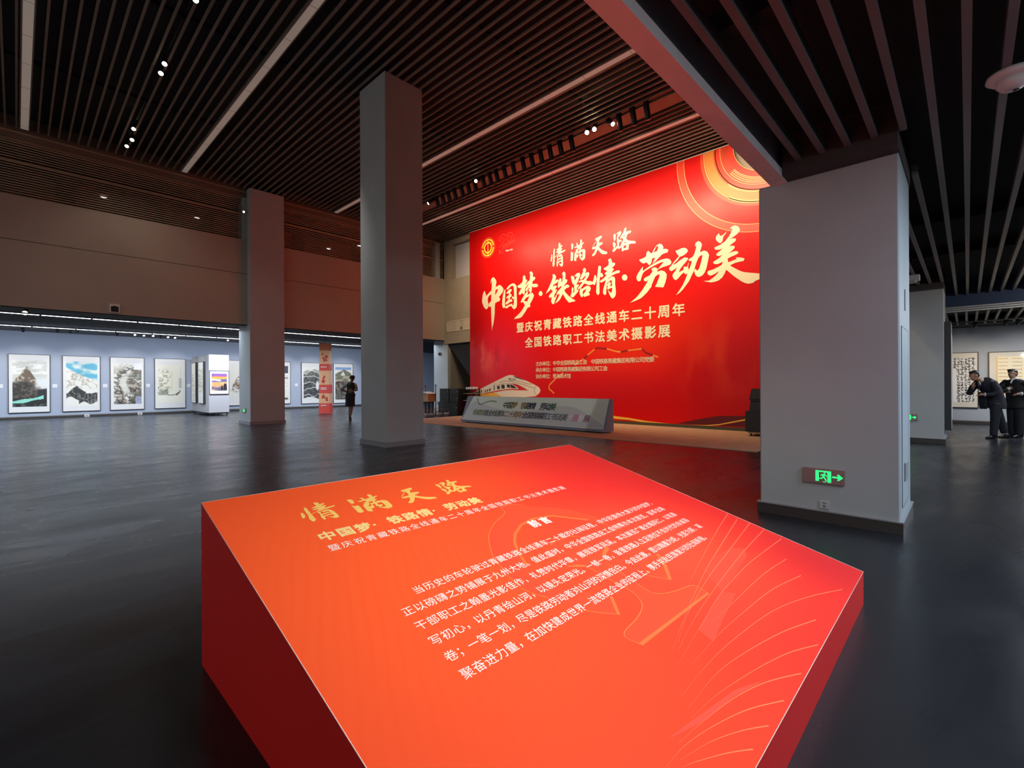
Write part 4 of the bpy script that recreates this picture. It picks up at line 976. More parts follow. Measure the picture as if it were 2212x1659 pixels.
def speaker(loc, w, d, h, label, taper=0.0, group='loudspeakers stacked beside the banner'):
    t = thing('loudspeaker', label, 'loudspeaker', loc, group)
    x, y, z = loc
    vs = [(x - d / 2, y - w / 2, z), (x + d / 2, y - w / 2, z), (x + d / 2, y + w / 2, z), (x - d / 2, y + w / 2, z),
          (x - d / 2 + taper, y - w / 2, z + h), (x + d / 2, y - w / 2, z + h), (x + d / 2, y + w / 2 - taper, z + h), (x - d / 2 + taper, y + w / 2 - taper, z + h)]
    MB().add(vs, [(3, 2, 1, 0), (4, 5, 6, 7), (0, 1, 5, 4), (1, 2, 6, 5), (2, 3, 7, 6), (3, 0, 4, 7)]).build('cabinet', BLKS, t)
    e = 0.03
    MB().add([(x - d / 2 - 0.008, y - w / 2 + e, z + e), (x - d / 2 - 0.008, y + w / 2 - e, z + e), (x - d / 2 + taper - 0.008, y + w / 2 - e - taper, z + h - e), (x - d / 2 + taper - 0.008, y - w / 2 + e, z + h - e)], [(0, 1, 2, 3)]).build('grille', GRILL, t)
    MB().box(x - 0.06, x + 0.06, y + w / 2 - 0.004, y + w / 2 + 0.006, z + h * 0.55, z + h * 0.7).build('handle', BLK, t)
    return t


dl = thing('dolly', 'low wooden dolly on castors under the black loudspeakers by the banner', 'dolly', (13.55, 3.86, 0.012))
MB().box(13.26, 13.84, 3.52, 4.16, 0.085, 0.125).build('deck', M('plywood', (0.40, 0.24, 0.11, 1), 0.6), dl)
for x in (13.32, 13.78):
    for y in (3.58, 4.10):
        MB().tube([(x, y - 0.015, 0.05), (x, y + 0.015, 0.05)], 0.038, 14).build('castor', BLK, dl)
speaker((13.55, 3.86, 0.126), 0.72, 0.60, 0.54, 'big black bass cabinet on the wooden dolly, bottom of the stack beside the banner')
speaker((13.55, 3.83, 0.667), 0.62, 0.52, 0.29, 'black loudspeaker in the middle of the stack on the dolly', 0.03)
speaker((13.55, 3.83, 0.958), 0.62, 0.52, 0.29, 'topmost black loudspeaker of the stack on the dolly', 0.05)

# black flight cases and a rack left of the banner
CASES = [((13.98, 17.18, 0.0), 1.40, 0.62, 0.60, 'long black bass cabinet on the floor by the stair opening, under four smaller boxes'),
         ((13.98, 17.50, 0.602), 0.68, 0.52, 0.305, 'lower black box standing on the long cabinet, nearer the exit sign'),
         ((13.98, 17.50, 0.909), 0.68, 0.52, 0.305, 'upper black box of the column nearer the exit sign'),
         ((13.98, 16.80, 0.602), 0.62, 0.52, 0.305, 'lower black box standing on the long cabinet, nearer the equipment rack'),
         ((13.98, 16.80, 0.909), 0.62, 0.52, 0.305, 'upper black box of the column nearer the equipment rack')]
for loc, w, d, h, lab in CASES:
    t = speaker(loc, w, d, h, lab, 0.0, 'black boxes piled beside the stair opening')
    x, y, z = loc
    MB().box(x - d / 2 - 0.012, x - d / 2, y - w / 2 + 0.06, y - w / 2 + 0.11, z + h * 0.55, z + h * 0.62).build('badge', SILV, t)
rk = thing('equipment_rack', 'open black equipment rack with shelves between the piled boxes and the banner', 'rack', (14.2, 16.12, 0))
for x in (13.98, 14.42):
    for y in (15.86, 16.40):
        MB().box(x - 0.02, x + 0.02, y - 0.02, y + 0.02, 0.013, 1.18).build('post', BLKS, rk)
for z in (0.10, 0.66, 0.98, 1.16):
    MB().box(13.95, 14.45, 15.83, 16.43, z, z + 0.025).build('shelf', BLKS if z in (0.10, 1.16) else M('grey shelf edge', (0.32, 0.27, 0.2, 1), 0.5), rk)
for i, (y, w, h, lab) in enumerate(((16.28, 0.24, 0.085, 'small white box on top of the equipment rack, beside the black boxes'), (15.98, 0.3, 0.10, 'small white box on top of the equipment rack, touching the banner edge'))):
    t = thing('carton', lab, 'box', (14.2, y, 1.186), 'white boxes on the rack')
    MB().bbox(14.08, 14.32, y - w / 2, y + w / 2, 1.186, 1.186 + h, 0.006).build('body', CARDW, t)
    MB().box(14.075, 14.325, y - 0.02, y + 0.02, 1.186, 1.189 + h).build('tape', M('tan tape', (0.5, 0.38, 0.24, 1), 0.5), t)
t = thing('amplifier', 'dark amplifier lying on the lower shelf of the equipment rack', 'amplifier', (14.2, 16.12, 0.686))
MB().bbox(14.0, 14.4, 15.92, 16.33, 0.686, 0.80, 0.006).build('body', BLK, t)
for y in (16.0, 16.1, 16.2):
    MB().tube([(13.985, y, 0.745), (14.005, y, 0.745)], 0.018, 10).build('knob', SILV, t)

# flower pots in a row at the carpet's edge
random.seed(5)
POT = M('white pot', (0.55, 0.55, 0.54, 1), 0.5)
LEAF = M('dark leaf', (0.03, 0.045, 0.015, 1), 0.6)
PETAL = [M('orange petal', (0.55, 0.10, 0.015, 1), 0.6), M('red petal', (0.36, 0.04, 0.02, 1), 0.6)]
for i, (x, y, lab) in enumerate(((12.22, 16.78, 'potted orange flowers, the pot against the middle pillar edge'), (12.56, 16.85, 'potted dark red flowers, second from the middle pillar'),
                                 (12.92, 16.83, 'potted orange flowers, third from the middle pillar'), (13.26, 16.76, 'potted dark leafy plant nearest the piled black boxes'))):
    t = thing('potted_flowers', lab, 'potted plant', (x, y, 0), 'flower pots at the carpet edge')
    MB().rings([(x, y, 0.0, 0.085, 0.085), (x, y, 0.10, 0.105, 0.105), (x, y, 0.15, 0.12, 0.12), (x, y, 0.15, 0.10, 0.10), (x, y, 0.12, 0.095, 0.095)], 16).build('pot', POT, t)
    lf, pf = MB(), MB()
    for k in range(46):
        a, r, z = random.uniform(0, 6.28), random.uniform(0.02, 0.17), random.uniform(0.16, 0.34)
        c = Vector((x + r * math.cos(a), y + r * math.sin(a), z))
        d = Vector((random.uniform(-1, 1), random.uniform(-1, 1), random.uniform(0.0, 0.8))).normalized() * random.uniform(0.05, 0.09)
        s = d.cross(Vector((0, 0, 1))).normalized() * 0.022
        (lf if k % 3 or i == 3 else pf).add([c, c + d * 0.5 + s, c + d, c + d * 0.5 - s], [(0, 1, 2, 3)])
        if k < 8:
            lf.tube([(x, y, 0.11), c], 0.004, 5)
        if k % 4 == 1 and i != 3:
            for q in range(6):
                b = q * math.pi / 3
                e = c + Vector((math.cos(b), math.sin(b), 0.35)) * 0.045
                pf.add([c, c + (e - c).cross(Vector((0, 0, 1))) * 0.3 + (e - c) * 0.6, e, c - (e - c).cross(Vector((0, 0, 1))) * 0.3 + (e - c) * 0.6], [(0, 1, 2, 3)])
    tag(lf.build('foliage', LEAF, t), kind=None)
    if pf.v:
        pf.build('blossoms', PETAL[i % 2], t)

# speaker's lectern and two barrier posts beyond the middle pillar
t = thing('lectern', 'light wooden lectern top on a dark stand beyond the middle pillar', 'lectern', (13.0, 17.55, 0))
WOODL = M('light oak', (0.48, 0.26, 0.12, 1), 0.5, noise=0.15, nscale=6)
MB().bbox(12.70, 13.10, 17.35, 17.75, 0.64, 0.97, 0.01).build('cabinet', WOODL, t)
MB().add([(12.66, 17.32, 0.97), (13.12, 17.32, 0.97), (13.12, 17.78, 1.05), (12.66, 17.78, 1.05), (12.66, 17.32, 1.0), (13.12, 17.32, 1.0), (13.12, 17.78, 1.08), (12.66, 17.78, 1.08)],
         [(3, 2, 1, 0), (4, 5, 6, 7), (0, 1, 5, 4), (1, 2, 6, 5), (2, 3, 7, 6), (3, 0, 4, 7)]).build('reading_desk', M('pale desk top', (0.62, 0.55, 0.42, 1), 0.5), t)
for x in (12.78, 13.0):
    for y in (17.45, 17.65):
        MB().box(x - 0.02, x + 0.02, y - 0.02, y + 0.02, 0, 0.64).build('leg', BLKS, t)
for i, (x, y, h, lab) in enumerate(((13.06, 17.28, 1.40, 'thin dark barrier post, the taller of two beside the lectern'), (12.94, 17.9, 1.36, 'thin dark barrier post behind the lectern, the shorter of two'))):
    t = thing('barrier_post', lab, 'post', (x, y, 0), 'barrier posts by the lectern')
    MB().rings([(x, y, 0, 0.13, 0.13), (x, y, 0.02, 0.13, 0.13), (x, y, 0.03, 0.03, 0.03)], 18).build('base', BLKS, t)
    MB().tube([(x, y, 0.03), (x, y, h - 0.04)], 0.02, 10).build('pole', M('dark steel', (0.05, 0.055, 0.07, 1), 0.35, metal=0.5), t)
    MB().rings([(x, y, h - 0.05, 0.035, 0.035), (x, y, h, 0.035, 0.035)], 12).build('cap', BLKS, t)

# ------------------------------------------------------------------ lamps of the hall
for i, (x, lab) in enumerate(zip(STRIPX, ('pale strip light with added faint glow in the hall ceiling, farthest from the red banner', 'pale strip light in the hall ceiling between the far pillar and the floor spots',
                                          'pale pinkish strip light in the hall ceiling, passing behind the middle pillar', 'pale pinkish strip light in the hall ceiling, nearest the red banner'))):
    t = thing('strip_light', lab, 'ceiling light', (x, 10, ZH), 'strip lights of the hall ceiling')
    MB().box(x - 0.075, x + 0.075, 1.55, 18.5, ZH - 0.005, ZH + 0.03).build('diffuser', STRIPM, t)
    MB().box(x - 0.10, x - 0.077, 1.55, 18.5, ZH - 0.01, ZH + 0.09).box(x + 0.077, x + 0.10, 1.55, 18.5, ZH - 0.01, ZH + 0.09).build('housing', SLAT, t)
    mb = MB()
    for y in np.arange(2.7, 18.4, 1.2):
        mb.box(x - 0.075, x + 0.075, y, y + 0.008, ZH - 0.007, ZH)
    mb.build('joint', SLAT, t)

t = thing('lighting_track', 'black lighting track under the hall ceiling carrying the row of spotlights facing the banner', 'lighting track', (10.9, 10, 8.36))
MB().box(10.875, 10.925, 4.2, 15.6, 8.43, 8.47).build('rail', BLKS, t)
for y in (4.5, 8.0, 11.6, 15.2):
    MB().tube([(10.9, y, 8.46), (10.9, y, 8.75)], 0.012, 8).build('hanger', BLKS, t)
SPY = [14.57, 14.30, 13.95, 13.61, 13.26, 12.87, 12.52, 12.18, 12.0, 11.76, 11.43, 11.12, 10.75, 10.36, 9.94, 9.58, 9.22, 8.86, 8.48, 8.08, 7.52, 7.28, 6.83, 6.54, 6.14, 5.76]
LIT = {14.57: (-0.6, 0.3, -0.5), 12.0: (-0.75, -0.3, -0.4), 7.52: (-0.85, -0.45, -0.62), 7.28: (-0.85, -0.45, -0.62), 6.83: (-0.2, -0.55, -0.5)}


def can(loc, d, lens, lab, group, name='spotlight', r=0.062, L=0.30, stem=0.06):
    """a cylinder spotlight hung at loc, pointing along d"""
    t = thing(name, lab, 'spotlight', loc, group)
    p = Vector(loc)
    d = Vector(d).normalized()
    MB().tube([p, p - Vector((0, 0, stem))], 0.016, 8).build('stem', BLKS, t)
    a = p - Vector((0, 0, stem + r * 0.4))
    bar = MB().tube([a - d * L * 0.35, a - d * L * 0.33, a + d * L * 0.63, a + d * L * 0.65], [r * 0.8, r, r, r * 0.94], 16).build('barrel', BLKS, t)
    if lens is not None:
        MB().tube([a + d * L * 0.651, a + d * L * 0.66], r * 0.86, 16).build('lens', lens, bar)
    return t


ORD = ['first', 'second', 'third', 'fourth', 'fifth', 'sixth', 'seventh', 'eighth', 'ninth', 'tenth', 'eleventh', 'twelfth', 'thirteenth', 'fourteenth', 'fifteenth', 'sixteenth',
       'seventeenth', 'eighteenth', 'nineteenth', 'twentieth', 'twenty-first', 'twenty-second', 'twenty-third', 'twenty-fourth', 'twenty-fifth', 'twenty-sixth']
for i, y in enumerate(SPY):
    if y in LIT:
        can((10.9, y, 8.42), LIT[y], LAMPH if y in (7.52, 7.28) else LAMPW, 'glowing black spotlight, %s on the banner track from the middle pillar' % ORD[i], 'spotlights on the banner track')
    else:
        can((10.9, y, 8.42), (0.34, 0, -1), M('dim lens', (0.5, 0.42, 0.3, 1), 0.3), 'black cylinder spotlight, %s on the banner track from the middle pillar' % ORD[i], 'spotlights on the banner track', L=0.50, r=0.072)
for i, (y, z) in enumerate(((12.55, 8.46), (12.93, 8.43), (16.45, 8.52), (16.72, 8.32), (17.62, 8.46), (9.99, 8.40))):
    nm = ('glowing spotlight in the slats over the empty floor, farther of the middle pair', 'glowing spotlight in the slats over the empty floor, nearer the fascia in the middle pair',
          'glowing spotlight near the fascia, uppermost of the cluster of three', 'glowing spotlight near the fascia, brightest and middle of the cluster of three', 'thin glowing spotlight next to the fascia, last of the cluster of three',
          'glowing spotlight in the slats cut by the top edge of the picture')[i]
    can((2.27, y, z + 0.05), (-0.25, -0.55, -0.8), LAMPW, nm, 'spotlights among the slats', r=0.055, L=0.2, stem=0.04)
t = thing('lighting_track', 'black lighting track running among the ceiling slats over the empty floor', 'lighting track', (2.27, 10, 8.5))
MB().box(2.25, 2.29, 6.0, 18.3, 8.55, 8.59).build('rail', BLKS, t)
for y in (6.4, 10.4, 14.4, 18.0):
    MB().tube([(2.27, y, 8.59), (2.27, y, 8.75)], 0.012, 8).build('hanger', BLKS, t)

# LED tubes of the left gallery
def tube_light(x0, x1, y, lab, grp):
    t = thing('tube_light', lab, 'tube light', ((x0 + x1) / 2, y, 3.5), grp)
    MB().box(x0, x1, y - 0.03, y + 0.03, 3.505, 3.545).build('housing', BLKS, t)
    MB().box(x0 + 0.01, x1 - 0.01, y - 0.014, y + 0.014, 3.492, 3.505).build('tube', LEDM, t)
    for x in (x0 + 0.2, x1 - 0.2):
        MB().tube([(x, y, 3.545), (x, y, 3.78)], 0.004, 6).build('hanger', BLKS, t)
    return t


n = 0
for row, (y, xs0) in enumerate(((19.7, 0.49 - 1.13 * 2), (23.7, 0.40 - 1.14 * 2))):
    for k in range(13 if row == 0 else 15):
        a = xs0 + 1.137 * k
        if 5.8 < a + 0.5 < 6.9 and row == 0:
            continue
        if a > 15.5:
            break
        side = 'left of' if a < 5.8 else 'right of'
        rr = 'front' if row == 0 else 'rear'
        tube_light(a + 0.01, a + 1.12, y, '%s lit LED tube of the %s row in the gallery with ink paintings' % (ORD[k], rr), 'LED tubes of the %s row' % rr)
# small spotlights on the gallery ceiling
for i, (x, z, on) in enumerate(((0.19, 3.64, 0), (1.18, 3.69, 0), (1.57, 3.69, 0), (1.79, 3.76, 0), (3.08, 3.68, 0), (3.69, 3.73, 1), (4.01, 3.72, 1), (4.35, 3.73, 1), (4.64, 3.69, 0), (4.91, 3.71, 1), (5.18, 3.70, 1), (7.39, 3.72, 1))):
    can((x, 27.0, z + 0.10), (0.1, 0.6, -0.7) if not on else (0.0, -0.75, -0.6), LAMPC if on else WHITE, '%s small %s spotlight under the gallery ceiling in front of the ink paintings' % (ORD[i], 'lit' if on else 'pale'), 'small gallery spotlights', r=0.05, L=0.17, stem=0.05)
t = thing('lighting_track', 'black lighting track along the left gallery ceiling in front of the paintings', 'lighting track', (4, 27, 3.8))
MB().box(-3, 16, 26.98, 27.02, 3.82, 3.86).build('rail', BLKS, t)
can((0.20, 20.2, 3.72), (-0.1, -0.9, -0.45), LAMPW, 'bright warm spotlight hanging by the front LED row near the frame edge', 'warm spots at the fascia', r=0.07, L=0.2)
can((12.9, 19.6, 3.62), (-0.3, -0.9, -0.3), LAMPW, 'bright warm spotlight beside the middle pillar under the far fascia end', 'warm spots at the fascia', r=0.06, L=0.2)
can((5.62, 18.45, 7.62), (-0.6, -0.7, -0.3), LAMPW, 'tiny glowing spotlight at the louvre end beside the far pillar', 'warm spots at the fascia', r=0.04, L=0.12)
for i, (x, z, lab) in enumerate(((1.85, 7.12, 'small pale curved downlight behind the louvres, farthest from the far pillar'), (4.25, 7.07, 'small pale curved downlight behind the louvres, nearest the far pillar'),
                                 (8.86, 6.98, 'small pale curved downlight behind the louvres between the far and middle pillars'), (10.2, 7.36, 'small pale curved downlight behind the louvres beside the middle pillar'))):
    t = thing('downlight', lab, 'downlight', (x, 18.82, z), 'downlights behind the louvres')
    MB().tube([(x, 18.82, z), (x, 18.82, z + 0.05)], 0.10, 16).build('rim', WHITE, t)
    MB().tube([(x, 18.82, z - 0.006), (x, 18.82, z)], 0.075, 16).build('lens', LAMPC, t)
    MB().tube([(x, 18.82, z + 0.05), (x, 18.82, 8.1)], 0.01, 6).build('stem', BLKS, t)

# ------------------------------------------------------------------ small fittings on walls and pillars
def exit_sign(loc, ux, w, h, lab, detail=True):
    """green running-man sign: loc centre, ux direction the sign reads in, front normal to it"""
    ux = Vector(ux).normalized()
    n = ux.cross(Vector((0, 0, 1)))       # towards the viewer
    t = thing('exit_sign', lab, 'exit sign', loc, 'green exit signs')
    c = Vector(loc)
    to = lambda k: (lambda a, b: tuple(c + ux * a + Vector((0, 0, b)) + n * k))
    rect = [(-w / 2, -h / 2), (w / 2, -h / 2), (w / 2, h / 2), (-w / 2, h / 2)]
    mb = MB()
    vs = [to(0.0)(*p) for p in rect] + [to(0.025)(*p) for p in rect]
    mb.add(vs, [(4, 5, 6, 7), (0, 1, 5, 4), (1, 2, 6, 5), (2, 3, 7, 6), (3, 0, 4, 7), (3, 2, 1, 0)])
    mb.build('housing', M('champagne aluminium', (0.36, 0.27, 0.25, 1), 0.35, metal=0.5), t)
    s = h
    ox = -w * 0.02
    g = MB()
    q = to(0.0262)
    R_ = lambda x0, x1, y0, y1: [[(ox + x0 * s, y0 * s), (ox + x1 * s, y0 * s), (ox + x1 * s, y1 * s), (ox + x0 * s, y1 * s)]]
    g.flat(R_(-0.40, -0.20, -0.36, 0.38), q).flat(R_(0.30, 0.52, -0.40, 0.38), q).flat(R_(-0.2, 0.3, 0.28, 0.38), q)
    man = [(0.10, 0.14), (-0.02, 0.15), (-0.12, 0.05), (-0.08, 0.01), (0.00, 0.08), (0.02, 0.0), (-0.05, -0.12), (-0.20, -0.14), (-0.20, -0.20), (-0.02, -0.19), (0.06, -0.09), (0.14, -0.18), (0.20, -0.34), (0.27, -0.32), (0.21, -0.14), (0.12, -0.02), (0.16, 0.06), (0.24, -0.01), (0.29, 0.02), (0.18, 0.14)]
    g.flat([[(ox + a * s, b * s) for a, b in man]], q)
    g.flat([[(ox + (0.14 + 0.055 * math.cos(a)) * s, (0.21 + 0.05 * math.sin(a)) * s) for a in np.linspace(0, 6.0, 10)]], q)
    g.flat(R_(0.04, 0.2, -0.40, -0.36), q)
    g.build('running_man_symbol', GREEN, t)
    ar = [(0.62, -0.05), (0.62, 0.06), (0.98, 0.06), (0.92, 0.20), (1.02, 0.22), (1.28, 0.0), (1.02, -0.21), (0.92, -0.19), (0.98, -0.05)]
    k = min(1.0, (w / 2 - ox) / s / 1.36)
    MB().flat([[(ox + a * s * k, b * s) for a, b in ar]], q).build('arrow_symbol', GREEN, t)
    return t


exit_sign((5.62, 1.05, 0.462), (0, -1, 0), 0.355, 0.145, 'large green running-man exit sign with an arrow, low on the near pillar above a socket')
exit_sign((5.74, 19.0, 0.49), (0, -1, 0), 0.42, 0.155, 'small glowing green exit sign low on the side of the far pillar')
exit_sign((14.65, 19.06, 0.475), (0, -1, 0), 0.40, 0.15, 'small glowing green exit sign low on the corner pillar behind the flower pots')
exit_sign((14.5, 1.03, 0.58), (0, -1, 0), 0.36, 0.15, 'green exit sign low on the distant pillar, mostly hidden behind the near pillar')

t = thing('power_socket', 'white wall socket near the skirting of the near pillar, under the exit sign', 'socket', (5.62, 1.045, 0.17))
MB().bbox(5.610, 5.62, 1.002, 1.088, 0.132, 0.212, 0.003).build('plate', M('grey white plastic', (0.5, 0.5, 0.52, 1), 0.4), t)
for y, z in ((1.052, 0.192), (1.038, 0.192), (1.05, 0.163), (1.038, 0.163), (1.045, 0.152)):
    MB().box(5.6085, 5.6105, y - 0.003, y + 0.003, z - 0.006, z + 0.006).build('slot', BLK, t)
t = thing('access_panel', 'small grey metal cover plate low on the lit side of the near pillar', 'cover plate', (6.06, 0.45, 0.52))
MB().bbox(5.94, 6.20, 0.434, 0.444, 0.44, 0.62, 0.003).build('plate', M('grey cover plate', (0.30, 0.31, 0.29, 1), 0.45), t)
for x in (5.955, 6.185):
    MB().tube([(x, 0.4325, 0.53), (x, 0.436, 0.53)], 0.005, 8).build('screw', SILV, t)
t = thing('hatch', 'tall flush service hatch in the lit side of the near pillar', 'hatch', (6.1, 0.449, 1.2))
mb = MB()
for x0, x1, z0, z1 in ((5.76, 5.766, 0.22, 1.93), (6.40, 6.406, 0.22, 1.93), (5.76, 6.406, 1.926, 1.932), (5.76, 6.406, 0.215, 0.221)):
    mb.box(x0, x1, 0.4445, 0.4495, z0, z1)
mb.build('joint', M('dark joint', (0.12, 0.13, 0.15, 1), 0.6), t)
MB().box(5.766, 6.40, 0.4455, 0.4495, 0.221, 1.926).build('door_leaf', PILLAR, t)
MB().box(6.10, 6.106, 0.443, 0.4495, 2.12, 2.32).box(6.10, 6.15, 0.443, 0.4495, 2.115, 2.122).build('crack', M('dark joint', (0.12, 0.13, 0.15, 1), 0.6), t)

t = thing('smoke_detector', 'white round smoke detector under the dark battens', 'smoke detector', (4.97, -0.24, 3.62))
MB().rings([(4.97, -0.24, 3.62, 0.135, 0.135), (4.97, -0.24, 3.595, 0.14, 0.14), (4.97, -0.24, 3.575, 0.115, 0.115)], 28).build('base', WHITE, t)
MB().rings([(4.97, -0.24, 3.575, 0.085, 0.085), (4.97, -0.24, 3.54, 0.085, 0.085), (4.97, -0.24, 3.51, 0.06, 0.06), (4.97, -0.24, 3.505, 0.02, 0.02)], 24).build('head', WHITE, t)
MB().rings([(4.99, -0.26, 3.5045, 0.018, 0.018), (4.99, -0.26, 3.50, 0.018, 0.018)], 12).build('sensor', BLK, t)
t = thing('ceiling_box', 'white rectangular box under the dark ceiling, poking out from behind the near pillar', 'light fitting', (12.9, 1.0, 3.50))
MB().bbox(12.8, 13.0, 0.70, 1.3, 3.50, 3.62, 0.012).build('housing', WHITE, t)
MB().bbox(12.78, 13.02, 0.76, 1.3, 3.465, 3.50, 0.01).build('cover', M('pale diffuser', (0.65, 0.62, 0.62, 1), 0.4), t)
t = thing('wall_speaker', 'small dark box with a pale frame fixed to the lower edge of the fascia', 'wall box', (2.06, YF, 3.74))
MB().box(1.945, 2.185, YF - 0.05, YF, 3.618, 3.875).build('frame', M('pale frame', (0.85, 0.80, 0.72, 1), 0.5), t)
MB().box(1.975, 2.155, YF - 0.056, YF - 0.05, 3.64, 3.80).build('front_grille', BLK, t)
MB().box(2.02, 2.11, YF - 0.06, YF - 0.05, 3.80, 3.815).build('clip', BLK, t)
t = thing('wall_spot', 'round dark wall speaker high on the corner pillar', 'wall speaker', (14.65, 19.0, 2.95))
MB().tube([(14.65, 19.0, 2.95), (14.57, 18.98, 2.93)], [0.07, 0.085], 16).build('shell', M('bronze shell', (0.20, 0.17, 0.16, 1), 0.4), t)
MB().tube([(14.569, 18.98, 2.93), (14.562, 18.98, 2.93)], 0.06, 16).build('front_grille', BLK, t)
# air grille in the hall wall left of the banner
t = thing('air_grille', 'long pale air grille in the hall wall beside the banner', 'air grille', (XW, 17.5, 4.2))
mb = MB().box(XW - 0.02, XW, 16.2, 18.40, 4.44, 4.475).box(XW - 0.02, XW, 16.2, 18.40, 3.96, 3.995).box(XW - 0.02, XW, 18.365, 18.40, 3.96, 4.475)
mb.build('frame', M('cream grille', (0.72, 0.64, 0.52, 1), 0.5), t)
mb = MB()
random.seed(3)
y = 16.22
while y < 18.36:
    mb.box(XW - 0.012, XW, y, y + 0.018, 3.995, 4.44, random.randint(0, 1))
    y += 0.042
mb.build('vanes', [M('cream grille', (0.72, 0.64, 0.52, 1), 0.5), M('cream grille shade', (0.58, 0.51, 0.42, 1), 0.5)], t)
MB().box(XW - 0.03, XW, 17.28, 17.34, 4.0, 4.14).build('latch', BLK, t)
# cloth banner tower in the left gallery
BX, BY = 10.45, 22.6
t = thing('banner_column', 'tall narrow orange and red printed cloth column hanging from the gallery ceiling to the floor', 'banner', (BX, BY, 0))
ur = Vector((0.692, -0.722, 0))
un = Vector((-0.722, -0.692, 0))
wid = lambda z: 0.47 if z < 0.6 else 0.40


def onc(k):
    def f(a, z):
        q = Vector((BX, BY, 0)) + ur * a + un * (0.2 + k * 0.001)
        return (q.x, q.y, z)
    return f


def slabc(z0, z1):
    mb = MB()
    w0, w1 = 0.235 + 0.05 * (1 - z0 / 3.6) - 0.02, 0.235 + 0.05 * (1 - z1 / 3.6) - 0.02
    vs = []
    for z, w in ((z0, w0), (z1, w1)):
        for a, b in ((-w, 0.2), (w, 0.2), (w, -0.2), (-w, -0.2)):
            q = Vector((BX, BY, 0)) + ur * a + un * b
            vs.append((q.x, q.y, z))
    return mb.add(vs, [(0, 1, 5, 4), (1, 2, 6, 5), (2, 3, 7, 6), (3, 0, 4, 7), (4, 5, 6, 7), (3, 2, 1, 0)])


C1, C2, C3 = M('banner coral', S(236, 84, 70), 0.6), M('banner peach', S(250, 190, 140), 0.6), M('banner deep red', S(206, 62, 60), 0.6)
for z0, z1, mt in ((0.02, 0.52, C1), (0.52, 1.0, C2), (1.0, 1.42, C1), (1.42, 2.1, C2), (2.1, 2.42, C1), (2.42, 3.08, C2), (3.08, 3.42, M('banner top orange', S(216, 122, 74), 0.6))):
    slabc(z0, z1).build('cloth_panel', mt, t)
mb = MB()
rr = random.Random(8)
for zc, hh in ((0.76, 0.2), (1.76, 0.27), (2.72, 0.24)):
    for k in range(9):
        a, b = rr.uniform(-0.14, 0.1), zc + rr.uniform(-hh, hh * 0.6)
        mb.flat([[(a, b), (a + rr.uniform(0.04, 0.12), b), (a + rr.uniform(0.03, 0.1), b + rr.uniform(0.05, 0.16)), (a + 0.01, b + rr.uniform(0.04, 0.12))]], onc(4 + k))
mb.build('picture_print', C3, t)
mb = MB()
for z in (0.40, 1.25, 1.18, 2.26):
    mb.flat([[(-0.16, z), (0.12, z), (0.12, z + 0.035), (-0.16, z + 0.035)]], onc(14))
mb.build('white_line_print', WPRINT, t)
MB().tube([(BX, BY, 3.42), (BX, BY, 3.80)], 0.01, 6).build('cord', BLKS, t)

# ------------------------------------------------------------------ pictures (each painted point by point on its own sheet)
def vnoise(h, w, fy, fx, seed):
    r = np.random.RandomState(seed)
    g = r.rand(fy + 2, fx + 2)
    y = np.linspace(0, fy, h)[:, None]
    x = np.linspace(0, fx, w)[None, :]
    yi, xi = np.minimum(y.astype(int), fy), np.minimum(x.astype(int), fx)
    ty, tx = y - yi, x - xi
    ty, tx = ty * ty * (3 - 2 * ty), tx * tx * (3 - 2 * tx)
    return (g[yi, xi] * (1 - tx) + g[yi, xi + 1] * tx) * (1 - ty) + (g[yi + 1, xi] * (1 - tx) + g[yi + 1, xi + 1] * tx) * ty


def fbm(h, w, fy, fx, seed, o=4):
    out, a, s = np.zeros((h, w)), 1.0, 0.0
    for i in range(o):
        out += a * vnoise(h, w, fy * 2 ** i, fx * 2 ** i, seed + i)
        s += a
        a *= 0.55
    return out / s


def ridge(h, w, f, seed, base, amp):
    n = fbm(2, w, 1, f, seed, 4)[0]
    return base + amp * (n - 0.5) * 2


def lay(img, mask, col, k=1.0):
    m = (np.clip(mask, 0, 1) * k)[..., None]
    return img * (1 - m) + np.array([c / 255 for c in col]) * m


def step(x, e=0.02):
    return np.clip(x / e + 0.5, 0, 1)


def soft(x):
    return np.clip(x * 1.7 + 0.25, 0, 1)


